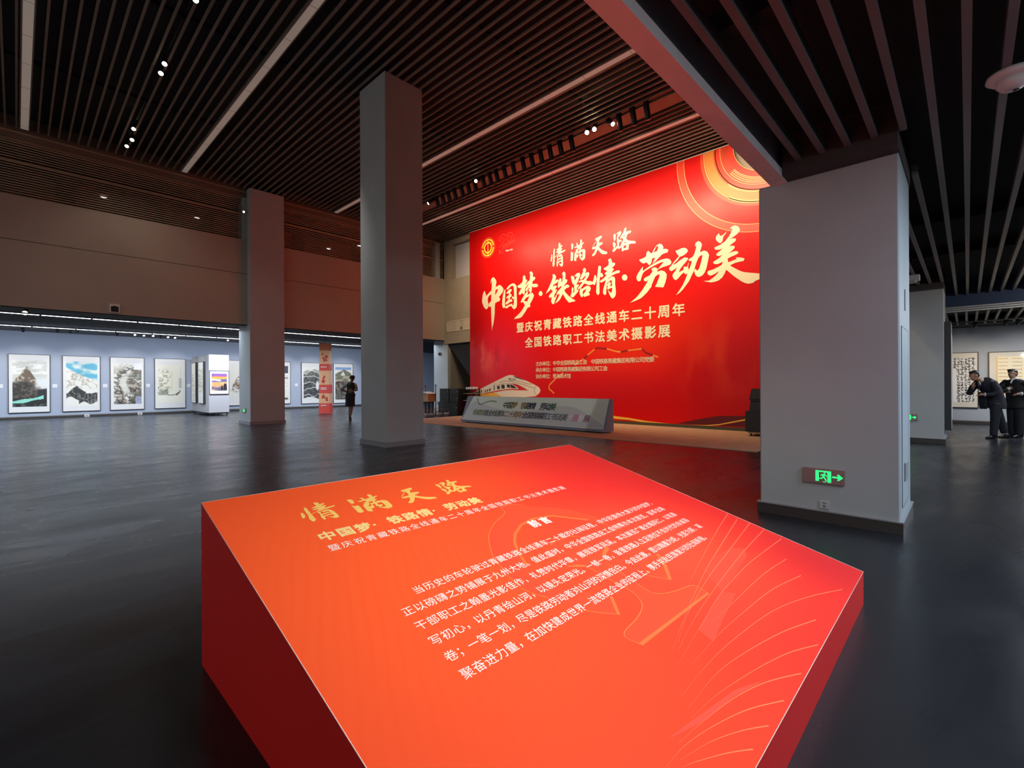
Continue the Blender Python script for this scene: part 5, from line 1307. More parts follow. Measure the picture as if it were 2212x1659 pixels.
def art(kind, h, w):
    yy, xx = np.mgrid[0:h, 0:w]
    v = 1 - yy / (h - 1.0)      # up
    u = xx / (w - 1.0)
    img = np.ones((h, w, 3)) * np.array([0.95, 0.94, 0.90])
    veins = lambda s, fy=9, fx=7: np.abs(fbm(h, w, fy, fx, s, 5) - 0.5) * 8
    if kind == 'peak':
        img[:] = np.array([218, 216, 205]) / 255
        img = lay(img, step(0.5 - np.abs(fbm(h, w, 22, 3, 3) - 0.6) * 4) * (v > 0.7), (250, 248, 240), 0.9)
        pk = 0.87 - np.abs(u - 0.42) * (0.85 + 0.3 * (u > 0.42)) + 0.05 * (fbm(2, w, 1, 9, 5)[0] - 0.5)
        m = step(pk - v)
        img = lay(img, m, (120, 100, 78))
        img = lay(img, m * soft(0.55 - veins(11, 8, 5)), (238, 230, 212), 0.9)
        low = 0.56 - 0.10 * np.abs(u - 0.35) - 0.5 * np.maximum(0, u - 0.5) + 0.05 * (fbm(2, w, 1, 7, 9)[0] - .5)
        m2 = step(low - v, 0.08)
        img = lay(img, m2, (58, 52, 46))
        img = lay(img, m2 * soft(0.5 - veins(21, 9, 5)), (150, 138, 122), 0.55)
        img = lay(img, step(u - 0.66, 0.1) * step(0.62 - v, .1) * step(v - 0.40, .1), (236, 238, 238), 0.9)
        img = lay(img, step(u - 0.72, 0.06) * step(0.37 + 0.1 * (u - 0.8) - v), (40, 42, 46))
        riv = np.abs(v - (0.10 + 0.12 * u ** 1.4)) < 0.022 + 0.02 * np.sin(u * 5) ** 2
        img = lay(img, (v < 0.17 + 0.02 * np.sin(u * 9)) * 1.0, (30, 36, 34))
        img = lay(img, riv * (u < 0.9) * 1.0, (150, 224, 204))
        img = lay(img, (v < 0.06) * soft(0.4 - veins(31)) * 1.0, (190, 196, 190), 0.6)
    elif kind == 'snow':
        sky = step(v - (0.87 - 0.42 * u + 0.12 * u * u))
        img = lay(img, sky, (96, 186, 214))
        img = lay(img, sky * step(fbm(h, w, 9, 3, 4) - 0.55, 0.2), (238, 240, 226), 0.9)
        gm = soft(0.55 - veins(14, 10, 5)) * (1 - sky) * step(v - 0.40, .1) * step(0.78 - v, .1)
        img = lay(img, gm, (176, 164, 140), 0.75)
        rk = step(0.44 - 0.55 * np.abs(u - 0.33) - v + 0.10 * (fbm(h, w, 5, 5, 6) - .5)) * step(v - 0.17 - 0.04 * np.sin(u * 12), .02) * (u < 0.62)
        rk2 = step(0.27 + 0.10 * (fbm(h, w, 6, 6, 8) - .5) * 2 - 0.14 * np.maximum(0, 0.6 - u) * 4 - v) * step(v - 0.06 - .03 * np.sin(u * 14)) * (u > 0.4)
        r_ = np.clip(rk + rk2, 0, 1)
        img = lay(img, r_, (52, 52, 50))
        img = lay(img, r_ * soft(0.35 - veins(19, 9, 8)), (214, 214, 208), 0.8)
    elif kind == 'ink':
        a = soft(0.75 - veins(41, 14, 5)) * step(0.93 - 0.5 * np.maximum(0, 0.45 - u) - v, .1)
        img = lay(img, step(0.9 - v, 0.2) * step(fbm(h, w, 5, 4, 43) - 0.45, 0.2), (176, 166, 146), 0.8)
        img = lay(img, a, (74, 70, 62), 0.75)
        img = lay(img, step(0.45 - v + 0.2 * (fbm(h, w, 4, 3, 47) - .5)) * soft(0.55 - veins(49, 9, 8)), (40, 38, 36), 0.7)
        img = lay(img, step(0.12 - np.abs(u - 0.42 - 0.1 * np.sin(v * 9)), 0.05) * step(0.68 - v, .05) * step(v - 0.25, .1), (240, 236, 224), 0.85)
        img = lay(img, step(u - 0.78) * step(0.18 - v), (168, 178, 208), 0.8)
        img = lay(img, step(v - 0.84) * step(u - 0.72), (250, 250, 250))
        img = lay(img, step(0.72 - v) * step(v - 0.6) * step(u - 0.6, .2), (110, 116, 108), 0.5)
    elif kind == 'bird':
        img[:] = np.array([244, 240, 224]) / 255
        g = soft(0.5 - veins(53, 16, 7)) * step(0.46 + 0.05 * np.sin(v * 20) - u) * step(0.86 - v, .1) * step(v - 0.22, .05)
        img = lay(img, g, (128, 124, 96), 0.75)
        img = lay(img, step(0.4 - u) * step(0.40 - v, .1) * step(v - 0.21) * step(fbm(h, w, 9, 7, 57) - 0.45, .1), (120, 130, 110), 0.7)
        img = lay(img, ((u > .84) & (u < .95) & (v > .38) & (v < .65)) * 1.0, (196, 192, 178))
        img = lay(img, ((np.abs(u - 0.91) < .006) & (v > .65) & (v < .95)) * 1.0, (200, 196, 184))
        body = ((u - 0.80) / 0.09) ** 2 + ((v - 0.245 - 0.5 * (u - 0.8)) / 0.03) ** 2 < 1
        tail = (np.abs(v - 0.205 - 0.25 * np.maximum(0, u - 0.62)) < 0.008) & (u > 0.38) & (u < 0.78)
        neck = (np.abs(u - 0.875 - 0.2 * (v - 0.28)) < 0.018) & (v > .27) & (v < .335)
        img = lay(img, (body | tail | neck) * 1.0, (92, 80, 48))
        img = lay(img, ((u > .5) & (u < .6) & (v > .33) & (v < .82)) * 1.0, (240, 226, 180), 0.7)
    elif kind == 'slope':
        m = step(u * 1.3 - 0.2 - v + 0.25 * (fbm(h, w, 7, 5, 61) - 0.5)) * step(v - 0.18, .1)
        img = lay(img, m * soft(0.9 - veins(63, 9, 6)), (120, 92, 62), 0.85)
        img = lay(img, soft(0.5 - veins(65, 12, 8)) * m, (52, 46, 42), 0.8)
        img = lay(img, ((u > .10) & (u < .24) & (v > .80) & (v < .98)) * step(fbm(h, w, 30, 8, 67) - 0.42, .1), (206, 168, 70), 0.9)
        img = lay(img, (v < .3) * soft(0.25 - veins(68, 14, 4)), (150, 150, 150), 0.5)
    elif kind == 'dark':
        for i, (b, c) in enumerate(((0.90, (170, 170, 158)), (0.80, (96, 96, 90)), (0.66, (66, 66, 64)), (0.48, (54, 56, 56)), (0.32, (48, 50, 52)), (0.14, (44, 46, 48)))):
            rg = ridge(h, w, 3, 71 + i * 3, b, 0.10)
            img = lay(img, step(rg + 0.02 - v, .015), (240, 240, 234))
            m = step(rg - v, .02)
            img = lay(img, m, c)
            img = lay(img, m * soft(0.42 - veins(75 + i, 12, 7)), (190, 190, 182), 0.55)
        img = lay(img, (v < 0.03 + 0.05 * np.sin(u * 4)) * 1.0, (232, 232, 224))
        img = lay(img, step(0.02 - ((u - 0.82) ** 2 * 2 + (v - 0.42) ** 2), .02), (238, 238, 234))
    elif kind == 'valley':
        img = lay(img, step(v - 0.92), (136, 170, 214))
        img = lay(img, step(0.93 - np.abs(u - .55) * .25 - v + .04 * (fbm(h, w, 6, 6, 81) - .5)), (120, 122, 100))
        img = lay(img, step(0.88 - np.abs(u - .48) * .9 - v) * step(v - 0.74), (236, 232, 222))
        img = lay(img, step(0.72 - v) * step(v - 0.56) * step(fbm(h, w, 12, 3, 83) - 0.4, .2), (206, 190, 160))
        m = step(0.56 - v + 0.1 * (fbm(h, w, 4, 4, 85) - .5))
        img = lay(img, m, (78, 70, 62))
        img = lay(img, m * soft(0.5 - veins(87, 7, 5)), (196, 182, 164), 0.7)
        img = lay(img, (v < 0.22) * (u < 0.6) * soft(0.9 - veins(88, 7, 6)), (96, 98, 96), 0.8)
        img = lay(img, step(0.25 - v, .06) * step(u - 0.62, .05), (198, 214, 224))
    elif kind == 'block':
        img = lay(img, ((v > .78) & (u > .1)) * 1.0, (62, 62, 74))
        img = lay(img, soft(0.4 - veins(91, 20, 5)) * (v < .74), (170, 170, 168), 0.5)
        img = lay(img, (v < 0.07) * step(veins(92) - .2), (84, 78, 66), 0.9)
        img = lay(img, (np.abs(v - 0.64) < .012) * (u > .3), (90, 90, 90))
    elif kind == 'strip':
        c = 0.45 + 0.25 * np.sin(v * 7)
        img = lay(img, soft(0.5 - veins(95, 24, 3)) * step(0.26 - np.abs(u - c)) * step(0.72 - v), (128, 110, 86), 0.8)
    elif kind == 'strip2':
        img = lay(img, soft(0.6 - veins(97, 30, 4)) * step(0.84 - v) * step(v - .14), (120, 122, 96), 0.75)
    elif kind == 'sunset':
        img[:] = np.array([120, 100, 150]) / 255
        img = lay(img, step(v - 0.66, .1), (236, 96, 76))
        img = lay(img, step(v - 0.84 + .2 * (fbm(h, w, 5, 3, 101) - .5), .1), (120, 80, 150))
        img = lay(img, step(0.06 - np.abs(v - 0.74), .08), (255, 160, 60))
        img = lay(img, step(0.68 - v, .02) * step(v - 0.5), (96, 90, 130))
        img = lay(img, step(0.05 - np.abs(v - 0.62 - .02 * np.sin(u * 9)), .03) * (u < .6), (232, 206, 190))
        img = lay(img, step(0.5 - v, .04) * step(v - 0.2, .2), (232, 150, 96))
        img = lay(img, step(0.22 - v, .1), (104, 92, 110))
        img = lay(img, step(fbm(h, w, 14, 3, 103) - 0.62, .1) * (v < .5), (250, 190, 120), 0.6)
        hd = lambda cx, w_, t: (np.abs(u - cx) < w_ * (1 - 0.5 * np.clip((v - t + .12) / .12, 0, 1))) & (v < t)
        img = lay(img, (hd(.67, .07, .30) | hd(.88, .12, .42)) * 1.0, (36, 28, 34))
        img = lay(img, (v < .05) * (u > .4), (50, 42, 40))
    elif kind in ('script', 'script2'):
        img[:] = (np.array([246, 244, 240]) if kind == 'script' else np.array([252, 240, 206])) / 255
        r = np.random.RandomState(7 if kind == 'script' else 9)
        cols, rows = (6, 17) if kind == 'script' else (3, 12)
        for ci in range(cols):
            for ri in range(rows):
                if kind == 'script' and ci == 0 and ri > 3:
                    continue
                cx, cy = (ci + 0.55) / cols, 1 - (ri + 0.6) / rows
                if kind == 'script2':
                    m = (np.abs(u - cx) < 0.12) & (np.abs(v - cy) < 0.008 + 0.01 * fbm(h, w, 60, 30, 3))
                    img = lay(img, m * 1.0, (206, 170, 112), 0.6)
                    continue
                for k in range(r.randint(4, 8)):
                    ax, ay = cx + r.uniform(-.3, .3) / cols, cy + r.uniform(-.34, .34) / rows
                    an, ln = r.choice([0.15, 0.3, 1.5, 2.3, -0.6]) + r.uniform(-.2, .2), r.uniform(.2, .42) / cols
                    dx, dy = (u - ax), (v - ay) * 1.9
                    p, q = dx * math.cos(an) + dy * math.sin(an), -dx * math.sin(an) + dy * math.cos(an)
                    img = lay(img, ((np.abs(p) < ln) & (np.abs(q) < 0.010)) * 1.0, (48, 44, 42), 0.9)
        if kind == 'script2':
            img = lay(img, (u < 0.05) * 1.0, (226, 196, 140), 0.8)
    return np.clip(img, 0, 1)


PAINT = bpy.data.materials.new('painted sheet')
PAINT.use_nodes = True
_b = PAINT.node_tree.nodes['Principled BSDF']
_b.inputs['Roughness'].default_value = 0.5
_b.inputs['Coat Weight'].default_value = 0.6
_b.inputs['Coat Roughness'].default_value = 0.05
_a = PAINT.node_tree.nodes.new('ShaderNodeAttribute')
_a.attribute_name = 'ink'
PAINT.node_tree.links.new(_a.outputs['Color'], _b.inputs['Base Color'])


def sheet(name, kind, to3, w, h, parent, res=110):
    """a flat sheet w x h, its picture held in a point colour attribute"""
    nx = max(12, int(res * w / max(w, h)))
    ny = max(12, int(res * h / max(w, h)))
    img = art(kind, ny, nx)
    mb = MB()
    vs = [to3(-w / 2 + w * i / (nx - 1), h / 2 - h * j / (ny - 1)) for j in range(ny) for i in range(nx)]
    fs = [(j * nx + i, (j + 1) * nx + i, (j + 1) * nx + i + 1, j * nx + i + 1) for j in range(ny - 1) for i in range(nx - 1)]
    mb.add(vs, fs)
    o = mb.build(name, PAINT, parent)
    at = o.data.color_attributes.new('ink', 'FLOAT_COLOR', 'POINT')
    c = np.ones((ny * nx, 4), dtype=np.float32)
    im = img.reshape(-1, 3)
    c[:, :3] = np.where(im <= 0.04045, im / 12.92, ((im + 0.055) / 1.055) ** 2.4)
    at.data.foreach_set('color', c.ravel())
    return o


FRAMEM = M('dark picture frame', (0.035, 0.033, 0.034, 1), 0.4)
MATB = M('white picture mount', (0.84, 0.83, 0.81, 1), 0.5, coat=0.6)
MATY = M('cream picture mount', (0.76, 0.72, 0.62, 1), 0.5, coat=0.6)


def picture(c, ux, w, h, kind, lab, group='framed ink paintings', margins=(0.14, 0.14, 0.16, 0.2), depth=0.05, mount=None, res=110):
    """framed picture, its back centre at c; ux is the reading direction; it faces ux x up"""
    ux = Vector(ux).normalized()
    n = ux.cross(Vector((0, 0, 1)))
    c = Vector(c)
    t = thing('framed_picture', lab, 'picture', tuple(c), group)
    to = lambda k: (lambda a, b: tuple(c + ux * a + Vector((0, 0, b)) + n * k))
    f = 0.022
    mb = MB()
    for a0, a1, b0, b1 in ((-w / 2, w / 2, h / 2 - f, h / 2), (-w / 2, w / 2, -h / 2, -h / 2 + f), (-w / 2, -w / 2 + f, -h / 2 + f, h / 2 - f), (w / 2 - f, w / 2, -h / 2 + f, h / 2 - f)):
        q = [(a0, b0), (a1, b0), (a1, b1), (a0, b1)]
        mb.add([to(0)(*p) for p in q] + [to(depth)(*p) for p in q], [(4, 5, 6, 7), (0, 1, 5, 4), (1, 2, 6, 5), (2, 3, 7, 6), (3, 0, 4, 7), (3, 2, 1, 0)])
    mb.build('frame', FRAMEM, t)
    q = [(-w / 2 + f, -h / 2 + f), (w / 2 - f, -h / 2 + f), (w / 2 - f, h / 2 - f), (-w / 2 + f, h / 2 - f)]
    mt = MB().add([to(depth - 0.012)(*p) for p in q], [(0, 1, 2, 3)]).build('mount', mount or MATB, t)
    l, r, tp, bt = margins
    aw, ah = w - (l + r), h - (tp + bt)
    cx, cz = (l - r) / 2, (bt - tp) / 2
    sheet('artwork', kind, lambda a, b: to(depth - 0.010)(a + cx, b + cz), aw, ah, mt, res)
    return t


WX = (1, 0, 0)
YP = YW - 0.02
for x0, x1, z0, z1, kind, lab, mg in (
        (-0.238, 1.047, 0.27, 2.795, 'peak', 'tall framed ink painting of a brown peak above a green river, nearest the frame edge', (0.13, 0.11, 0.27, 0.26)),
        (1.428, 2.727, 0.258, 2.784, 'snow', 'tall framed painting of snowy slopes under a blue sky with black rocks', (0.13, 0.11, 0.26, 0.26)),
        (3.068, 4.373, 0.255, 2.784, 'ink', 'tall framed ink painting crowded with brown and grey cliffs and streams', (0.14, 0.12, 0.28, 0.28)),
        (4.77, 6.083, 0.256, 2.779, 'bird', 'tall framed pale painting of leaves and a long-tailed bird', (0.14, 0.13, 0.30, 0.28)),
        (7.72, 9.02, 0.286, 2.798, 'slope', 'framed painting of a brown rock slope with gold characters, half hidden by the far pillar', (0.12, 0.12, 0.30, 0.5)),
        (10.10, 11.361, 0.298, 2.787, 'block', 'framed picture with a dark block at the top, next to the far pillar', (0.12, 0.14, 0.24, 0.24)),
        (12.002, 13.312, 0.263, 2.786, 'dark', 'tall framed ink painting of dark ridges with white mist, beside the cloth column', (0.13, 0.13, 0.26, 0.26)),
        (14.019, 15.369, 0.227, 2.786, 'valley', 'tall framed painting of a grey valley under blue sky, behind the woman in the cap', (0.13, 0.13, 0.24, 0.24)),
        (-1.95, -0.66, 0.27, 2.79, 'ink', 'framed ink painting at the very edge of the picture wall, mostly out of the frame', (0.13, 0.12, 0.27, 0.26))):
    picture(((x0 + x1) / 2, YP, (z0 + z1) / 2), WX, x1 - x0, z1 - z0, kind, lab, margins=mg)
for i, (x, lab) in enumerate(((1.19, 'brown peak'), (2.90, 'snowy slope'), (4.52, 'crowded cliff'), (6.22, 'bird'), (11.72, 'dark block'), (-0.46, 'edge'))):
    t = thing('caption_card', 'small white caption card on the gallery wall beside the %s picture' % lab, 'caption card', (x, YW, 1.42), 'white caption cards')
    cd = MB().box(x - 0.075, x + 0.075, YW - 0.014, YW, 1.345, 1.50).build('card', CARDW, t)
    mb = MB()
    for z in (1.465, 1.44, 1.42, 1.40, 1.38):
        mb.box(x - 0.055, x + 0.04, YW - 0.0145, YW - 0.0135, z - 0.003, z + 0.003)
    mb.build('print', M('grey print', (0.55, 0.55, 0.56, 1), 0.6), cd)
for i, (x, lab) in enumerate(((2.25, 'under the snowy slope painting'), (4.19, 'under the crowded cliff painting'), (10.9, 'beside the far pillar'))):
    t = thing('floor_socket', 'small white socket box on the gallery skirting ' + lab, 'socket', (x, YW - 0.05, 0.05), 'socket boxes on the skirting')
    MB().bbox(x - 0.09, x + 0.09, YW - 0.09, YW - 0.03, 0.0, 0.11, 0.01).build('housing', WHITE, t)
    MB().box(x - 0.05, x + 0.05, YW - 0.093, YW - 0.089, 0.03, 0.08).build('flap', SILV, t)

# rolling display partition with a photograph and two hanging strips
t = thing('rolling_partition', 'white rolling display partition on castors beside the far pillar, hung with pictures', 'partition', (6.62, 26.9, 0))
MB().bbox(6.20, 7.04, 25.45, 28.46, 0.13, 2.86, 0.01).build('body', M('white partition paint', (0.42, 0.41, 0.42, 1), 0.5), t)
MB().box(6.23, 7.01, 25.48, 28.43, 0.09, 0.13).build('plinth', BLK, t)
for x in (6.28, 6.96):
    for y in (25.53, 26.9, 28.38):
        MB().tube([(x - 0.015, y, 0.045), (x + 0.015, y, 0.045)], 0.045, 14).build('castor', BLK, t)
        MB().box(x - 0.03, x + 0.03, y - 0.03, y + 0.03, 0.08, 0.10).build('castor_plate', SILV, t)
picture((6.62, 25.45, 1.55), WX, 0.82, 1.11, 'sunset', 'framed photograph of two silhouettes by a lake at sunset, on the rolling partition', 'pictures on the partition', (0.09, 0.09, 0.14, 0.17), 0.04, res=100)
picture((6.20, 27.83, 1.55), (0, -1, 0), 0.86, 2.0, 'strip', 'narrow framed ink strip on the partition side, nearer the bird painting', 'pictures on the partition', (0.05, 0.05, 0.06, 0.06), 0.10)
picture((6.20, 26.5, 1.55), (0, -1, 0), 0.95, 2.0, 'strip2', 'narrow framed green leafy strip on the partition side, nearer the sunset photograph', 'pictures on the partition', (0.06, 0.06, 0.07, 0.3), 0.10)

# calligraphy on the end wall of the right gallery
WE = 22.0
picture((WE - 0.0, 0.10, 1.463), (0, -1, 0), 0.72, 1.855, 'script', 'framed sheet of black running-script calligraphy on white paper', 'framed calligraphy on the end wall', (0.10, 0.085, 0.17, 0.19), 0.06, MATY, 200)
picture((WE - 0.0, -1.12, 1.50), (0, -1, 0), 1.26, 1.745, 'script2', 'framed cream sheet of faint gold calligraphy behind the two men in suits', 'framed calligraphy on the end wall', (0.17, 0.17, 0.16, 0.2), 0.06, MATY)
t = thing('framed_picture', 'deep dark picture frame seen edge-on on the side of the distant pillar', 'picture', (15.05, 0.385, 1.55), 'framed calligraphy on the end wall')
MB().box(14.68, 15.42, 0.27, 0.385, 0.30, 2.78).build('frame', FRAMEM, t)
MB().box(14.71, 15.39, 0.264, 0.27, 0.34, 2.74).build('mount', MATY, t)
MB().box(14.82, 15.28, 0.260, 0.264, 0.55, 2.5).build('artwork', CARDW, t)
t = thing('lighting_track', 'black lighting track on the low ceiling before the calligraphy wall', 'lighting track', (19.4, -2, 3.15))
MB().box(19.38, 19.42, -6, 2.0, 3.14, 3.18).build('rail', BLKS, t)
for i, y in enumerate((-0.16, -0.78, -1.02)):
    can((19.4, y, 3.14), (0.6, 0.1, -0.5), WHITE, '%s pale spotlight on the track before the calligraphy wall, counted from the distant pillar' % ORD[i], 'spots before the calligraphy', r=0.05, L=0.16, stem=0.03)
for i, y in enumerate((-2.6,)):
    t = thing('tube_light', 'long LED tube row of the right gallery, hung beyond the frame', 'tube light', (8, y, 3.3))
    MB().box(-2, 16.6, y - 0.03, y + 0.03, 3.22, 3.26).build('housing', BLKS, t)
    MB().box(-2, 16.6, y - 0.022, y + 0.022, 3.2, 3.215).build('tube', LEDM, t)

# ------------------------------------------------------------------ people (x to the viewer's right, y away from the viewer)
SKIN = M('warm skin', (0.50, 0.25, 0.15, 1), 0.5)
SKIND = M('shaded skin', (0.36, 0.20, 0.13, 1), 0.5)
TIGHTS = M('tan tights', (0.20, 0.115, 0.065, 1), 0.5)
SUIT = M('dark navy suit', (0.016, 0.018, 0.028, 1), 0.75, bump=0.2, bscale=120)
SUITB = M('black suit', (0.012, 0.012, 0.015, 1), 0.75, bump=0.2, bscale=120)
SHIRT = M('white shirt', (0.75, 0.75, 0.76, 1), 0.6)
GSHIRT = M('shaded white blouse', (0.42, 0.40, 0.40, 1), 0.6)  # white sleeves greyed in colour to stand for shade
HAIR = M('black hair', (0.014, 0.011, 0.010, 1), 0.45)
SHOE = M('black shoe leather', (0.014, 0.014, 0.015, 1), 0.25)
TIE = M('dark tie', (0.05, 0.05, 0.09, 1), 0.5)
EYEW = M('eye white', (0.7, 0.68, 0.65, 1), 0.3)
PRZ = -math.atan2(0.7219, 0.6920)


def fuse(mb, name, mat, parent, vox=0.011, smooth=3):
    """one continuous surface from overlapping limbs"""
    o = mb.build(name, mat, parent, world=False)
    r = o.modifiers.new('fuse', 'REMESH')
    r.mode = 'VOXEL'
    r.voxel_size = vox
    r.use_smooth_shade = True
    s = o.modifiers.new('smooth', 'SMOOTH')
    s.iterations = smooth
    s.factor = 0.5
    return o


def hand(mb, wrist, d, n, s=1.0, curl=0.5, thumb=1):
    """palm, four fingers of different lengths and a thumb; d along the hand, n out of its back"""
    w, d, n = Vector(wrist), Vector(d).normalized(), Vector(n).normalized()
    n = (n - d * n.dot(d)).normalized()
    b = d.cross(n) * thumb
    mb.tube([w - d * 0.02, w + d * 0.03 * s, w + d * 0.085 * s], [0.024 * s, 0.034 * s, 0.034 * s], 10)
    for i, (o, l) in enumerate(((0.030, 0.070), (0.011, 0.080), (-0.009, 0.074), (-0.028, 0.058))):
        k = w + d * 0.085 * s + b * o * s
        m = k + (d * math.cos(curl * 0.6) - n * math.sin(curl * 0.6)) * l * 0.5 * s
        e = m + (d * math.cos(curl * 1.6) - n * math.sin(curl * 1.6)) * l * 0.5 * s
        mb.tube([k - d * 0.02, k, m, e], [0.010 * s, 0.0098 * s, 0.009 * s, 0.0075 * s], 8)
    k = w + d * 0.02 * s + b * 0.026 * s
    mb.tube([k, k + (d * 0.6 + b * 0.7) * 0.035 * s, k + (d * 0.9 + b * 0.6 - n * 0.3) * 0.062 * s], [0.013 * s, 0.011 * s, 0.009 * s], 8)


def head(mb, c, f, up=(0, 0, 1), s=1.0):
    """skull, jaw, nose, lips, brow, ears; c centre of the skull, f where the face looks"""
    c, f, up = Vector(c), Vector(f).normalized(), Vector(up).normalized()
    f = (f - up * f.dot(up)).normalized()
    r = f.cross(up)
    P_ = lambda a, b, h: c + f * (a * s) + r * (b * s) + up * (h * s)

    def ell(a, b, h, ra, rb, rh, n=12):
        k = MB().ball((0, 0, 0), 1.0, n)
        vs = [c + f * ((a + v[0] * ra) * s) + r * ((b + v[1] * rb) * s) + up * ((h + v[2] * rh) * s) for v in k.v]
        mb.add(vs, k.f, 0, True)
    ell(-0.008, 0, 0.028, 0.094, 0.074, 0.090)
    ell(0.022, 0, -0.050, 0.066, 0.060, 0.072)
    ell(0.052, 0, -0.092, 0.030, 0.034, 0.026)
    mb.tube([P_(0.083, 0, 0.012), P_(0.098, 0, -0.020), P_(0.108, 0, -0.040), P_(0.085, 0, -0.046)], [0.010 * s, 0.012 * s, 0.015 * s, 0.012 * s], 8)
    ell(0.080, 0, -0.068, 0.014, 0.024, 0.008)
    ell(0.078, 0, -0.078, 0.013, 0.020, 0.007)
    ell(0.078, 0.03, 0.022, 0.013, 0.024, 0.008)
    ell(0.078, -0.03, 0.022, 0.013, 0.024, 0.008)
    for b in (-1, 1):
        ell(-0.005, b * 0.076, -0.015, 0.020, 0.010, 0.032)
    return P_


def eyes(parent, P_):
    for b in (-1, 1):
        MB().ball(tuple(P_(0.079, b * 0.031, 0.004)), 0.011, 10).build('eye', [EYEW], parent, world=False)


def person(loc, lab):
    t = thing('person', lab, 'person', loc, None, PRZ)
    return t


def shoe(t, heel, toe, ht=0.075):
    h, e = Vector(heel), Vector(toe)
    d = (e - h)
    mb = MB()
    mb.tube([h + Vector((0, 0, 0.045)), h + d * 0.3 + Vector((0, 0, 0.05)), h + d * 0.65 + Vector((0, 0, 0.036)), e + Vector((0, 0, 0.022))], [0.040, 0.046, 0.042, 0.022], 12)
    mb.tube([h + Vector((0, 0, 0.012)), h + d * 0.6 + Vector((0, 0, 0.012)), e + Vector((0, 0, 0.012))], [0.034, 0.040, 0.026], 10, flat=(1, 1, 0.3))
    mb.tube([h + d * 0.1 + Vector((0, 0, 0.04)), h + d * 0.12 + Vector((0, 0, ht + 0.03))], [0.042, 0.036], 12)
    return fuse(mb, 'shoe', SHOE, t, 0.009, 2)


# --- man leaning forward, chin on hand, facing the viewer's left
t = person((16.70, -0.406, 0), 'man in a dark suit bending forward, one hand at his chin')
b = MB()
Hc = (-0.405, 0.0, 1.555)
Pm_ = head(b, Hc, (-1, 0.05, -0.28), (-0.28, 0, 1))
b.tube([(-0.35, 0, 1.50), (-0.27, 0, 1.45), (-0.18, 0, 1.40)], [0.052, 0.056, 0.075], 12)
b.tube([(-0.18, 0, 1.40), (-0.02, 0, 1.28), (0.12, 0, 1.05), (0.16, 0, 0.90)], [0.09, 0.13, 0.125, 0.12], 14)
b.tube([(0.10, -0.08, 0.92), (0.02, -0.09, 0.50), (-0.02, -0.09, 0.11)], [0.075, 0.055, 0.04], 12)
b.tube([(0.16, 0.09, 0.92), (0.33, 0.10, 0.48), (0.47, 0.11, 0.13)], [0.075, 0.055, 0.04], 12)
b.tube([(-0.12, -0.19, 1.36), (-0.12, -0.23, 1.13), (-0.30, -0.16, 1.09)], [0.045, 0.04, 0.03], 10)
b.tube([(-0.12, 0.19, 1.36), (-0.36, 0.16, 1.10), (-0.395, 0.04, 1.25)], [0.045, 0.04, 0.03], 10)
hand(b, (-0.40, 0.03, 1.26), (-0.25, -0.15, 0.9), (-1, 0, 0), 1.0, 1.0)
hand(b, (-0.30, -0.15, 1.09), (-1, 0.35, 0.02), (0, -0.3, 1), 1.0, 0.7)
body = fuse(b, 'body', SKIN, t)
eyes(body, Pm_)
h = MB()
c = Vector(Hc)
for a, bb, z, ra, rb, rz in ((-0.022, 0, 0.055, 0.090, 0.080, 0.078), (-0.055, 0, 0.0, 0.056, 0.074, 0.075), (0.045, 0, 0.095, 0.045, 0.06, 0.030)):
    k = MB().ball((0, 0, 0), 1.0, 12)
    upv, fv = Vector((-0.28, 0, 1)).normalized(), Vector((-1, 0.05, -0.28)).normalized()
    rv = fv.cross(upv)
    h.add([c + fv * (a + v[0] * ra) + rv * (bb + v[1] * rb) + upv * (z + v[2] * rz) for v in k.v], k.f, 0, True)
fuse(h, 'hair', HAIR, t, 0.009, 2)
j = MB()
j.tube([(-0.215, 0, 1.44), (-0.17, 0, 1.40), (-0.06, 0, 1.31), (0.05, 0, 1.16), (0.11, 0, 1.00), (0.13, 0, 0.86), (0.12, 0, 0.74)], [0.075, 0.155, 0.185, 0.175, 0.170, 0.185, 0.190], 20, flat=(0.95, 1.12, 1))
j.tube([(-0.20, 0, 1.15), (-0.20, 0, 0.95), (-0.18, 0, 0.73)], [0.05, 0.05, 0.045], 12, flat=(0.5, 2.2, 1))
j.tube([(-0.12, -0.18, 1.39), (-0.10, -0.25, 1.24), (-0.11, -0.25, 1.12)], [0.085, 0.075, 0.065], 12)
j.tube([(-0.11, -0.25, 1.12), (-0.20, -0.21, 1.09), (-0.29, -0.16, 1.09)], [0.065, 0.056, 0.047], 12)
j.tube([(-0.12, 0.18, 1.39), (-0.25, 0.20, 1.24), (-0.375, 0.16, 1.10)], [0.085, 0.075, 0.06], 12)
j.tube([(-0.375, 0.16, 1.10), (-0.40, 0.10, 1.17), (-0.395, 0.05, 1.245)], [0.062, 0.056, 0.046], 12)
jk = fuse(j, 'jacket', SUIT, t, 0.012, 4)
s = MB()
s.tube([(-0.275, 0, 1.475), (-0.245, 0, 1.45)], [0.060, 0.070], 16)
s.tube([(-0.285, 0, 1.42), (-0.25, 0, 1.33)], [0.028, 0.03], 10)
sh = fuse(s, 'shirt', SHIRT, t, 0.009, 2)
MB().tube([(-0.30, 0, 1.40), (-0.295, 0, 1.36), (-0.27, 0, 1.24)], [0.012, 0.022, 0.022], 8).build('tie', TIE, sh, world=False)
MB().tube([(-0.285, -0.165, 1.09), (-0.305, -0.152, 1.09)], 0.046, 12).build('cuff', SHIRT, jk, world=False)
tr = MB()
tr.tube([(0.06, 0, 0.96), (0.10, 0, 0.80)], [0.17, 0.165], 16, flat=(1, 1.05, 1))
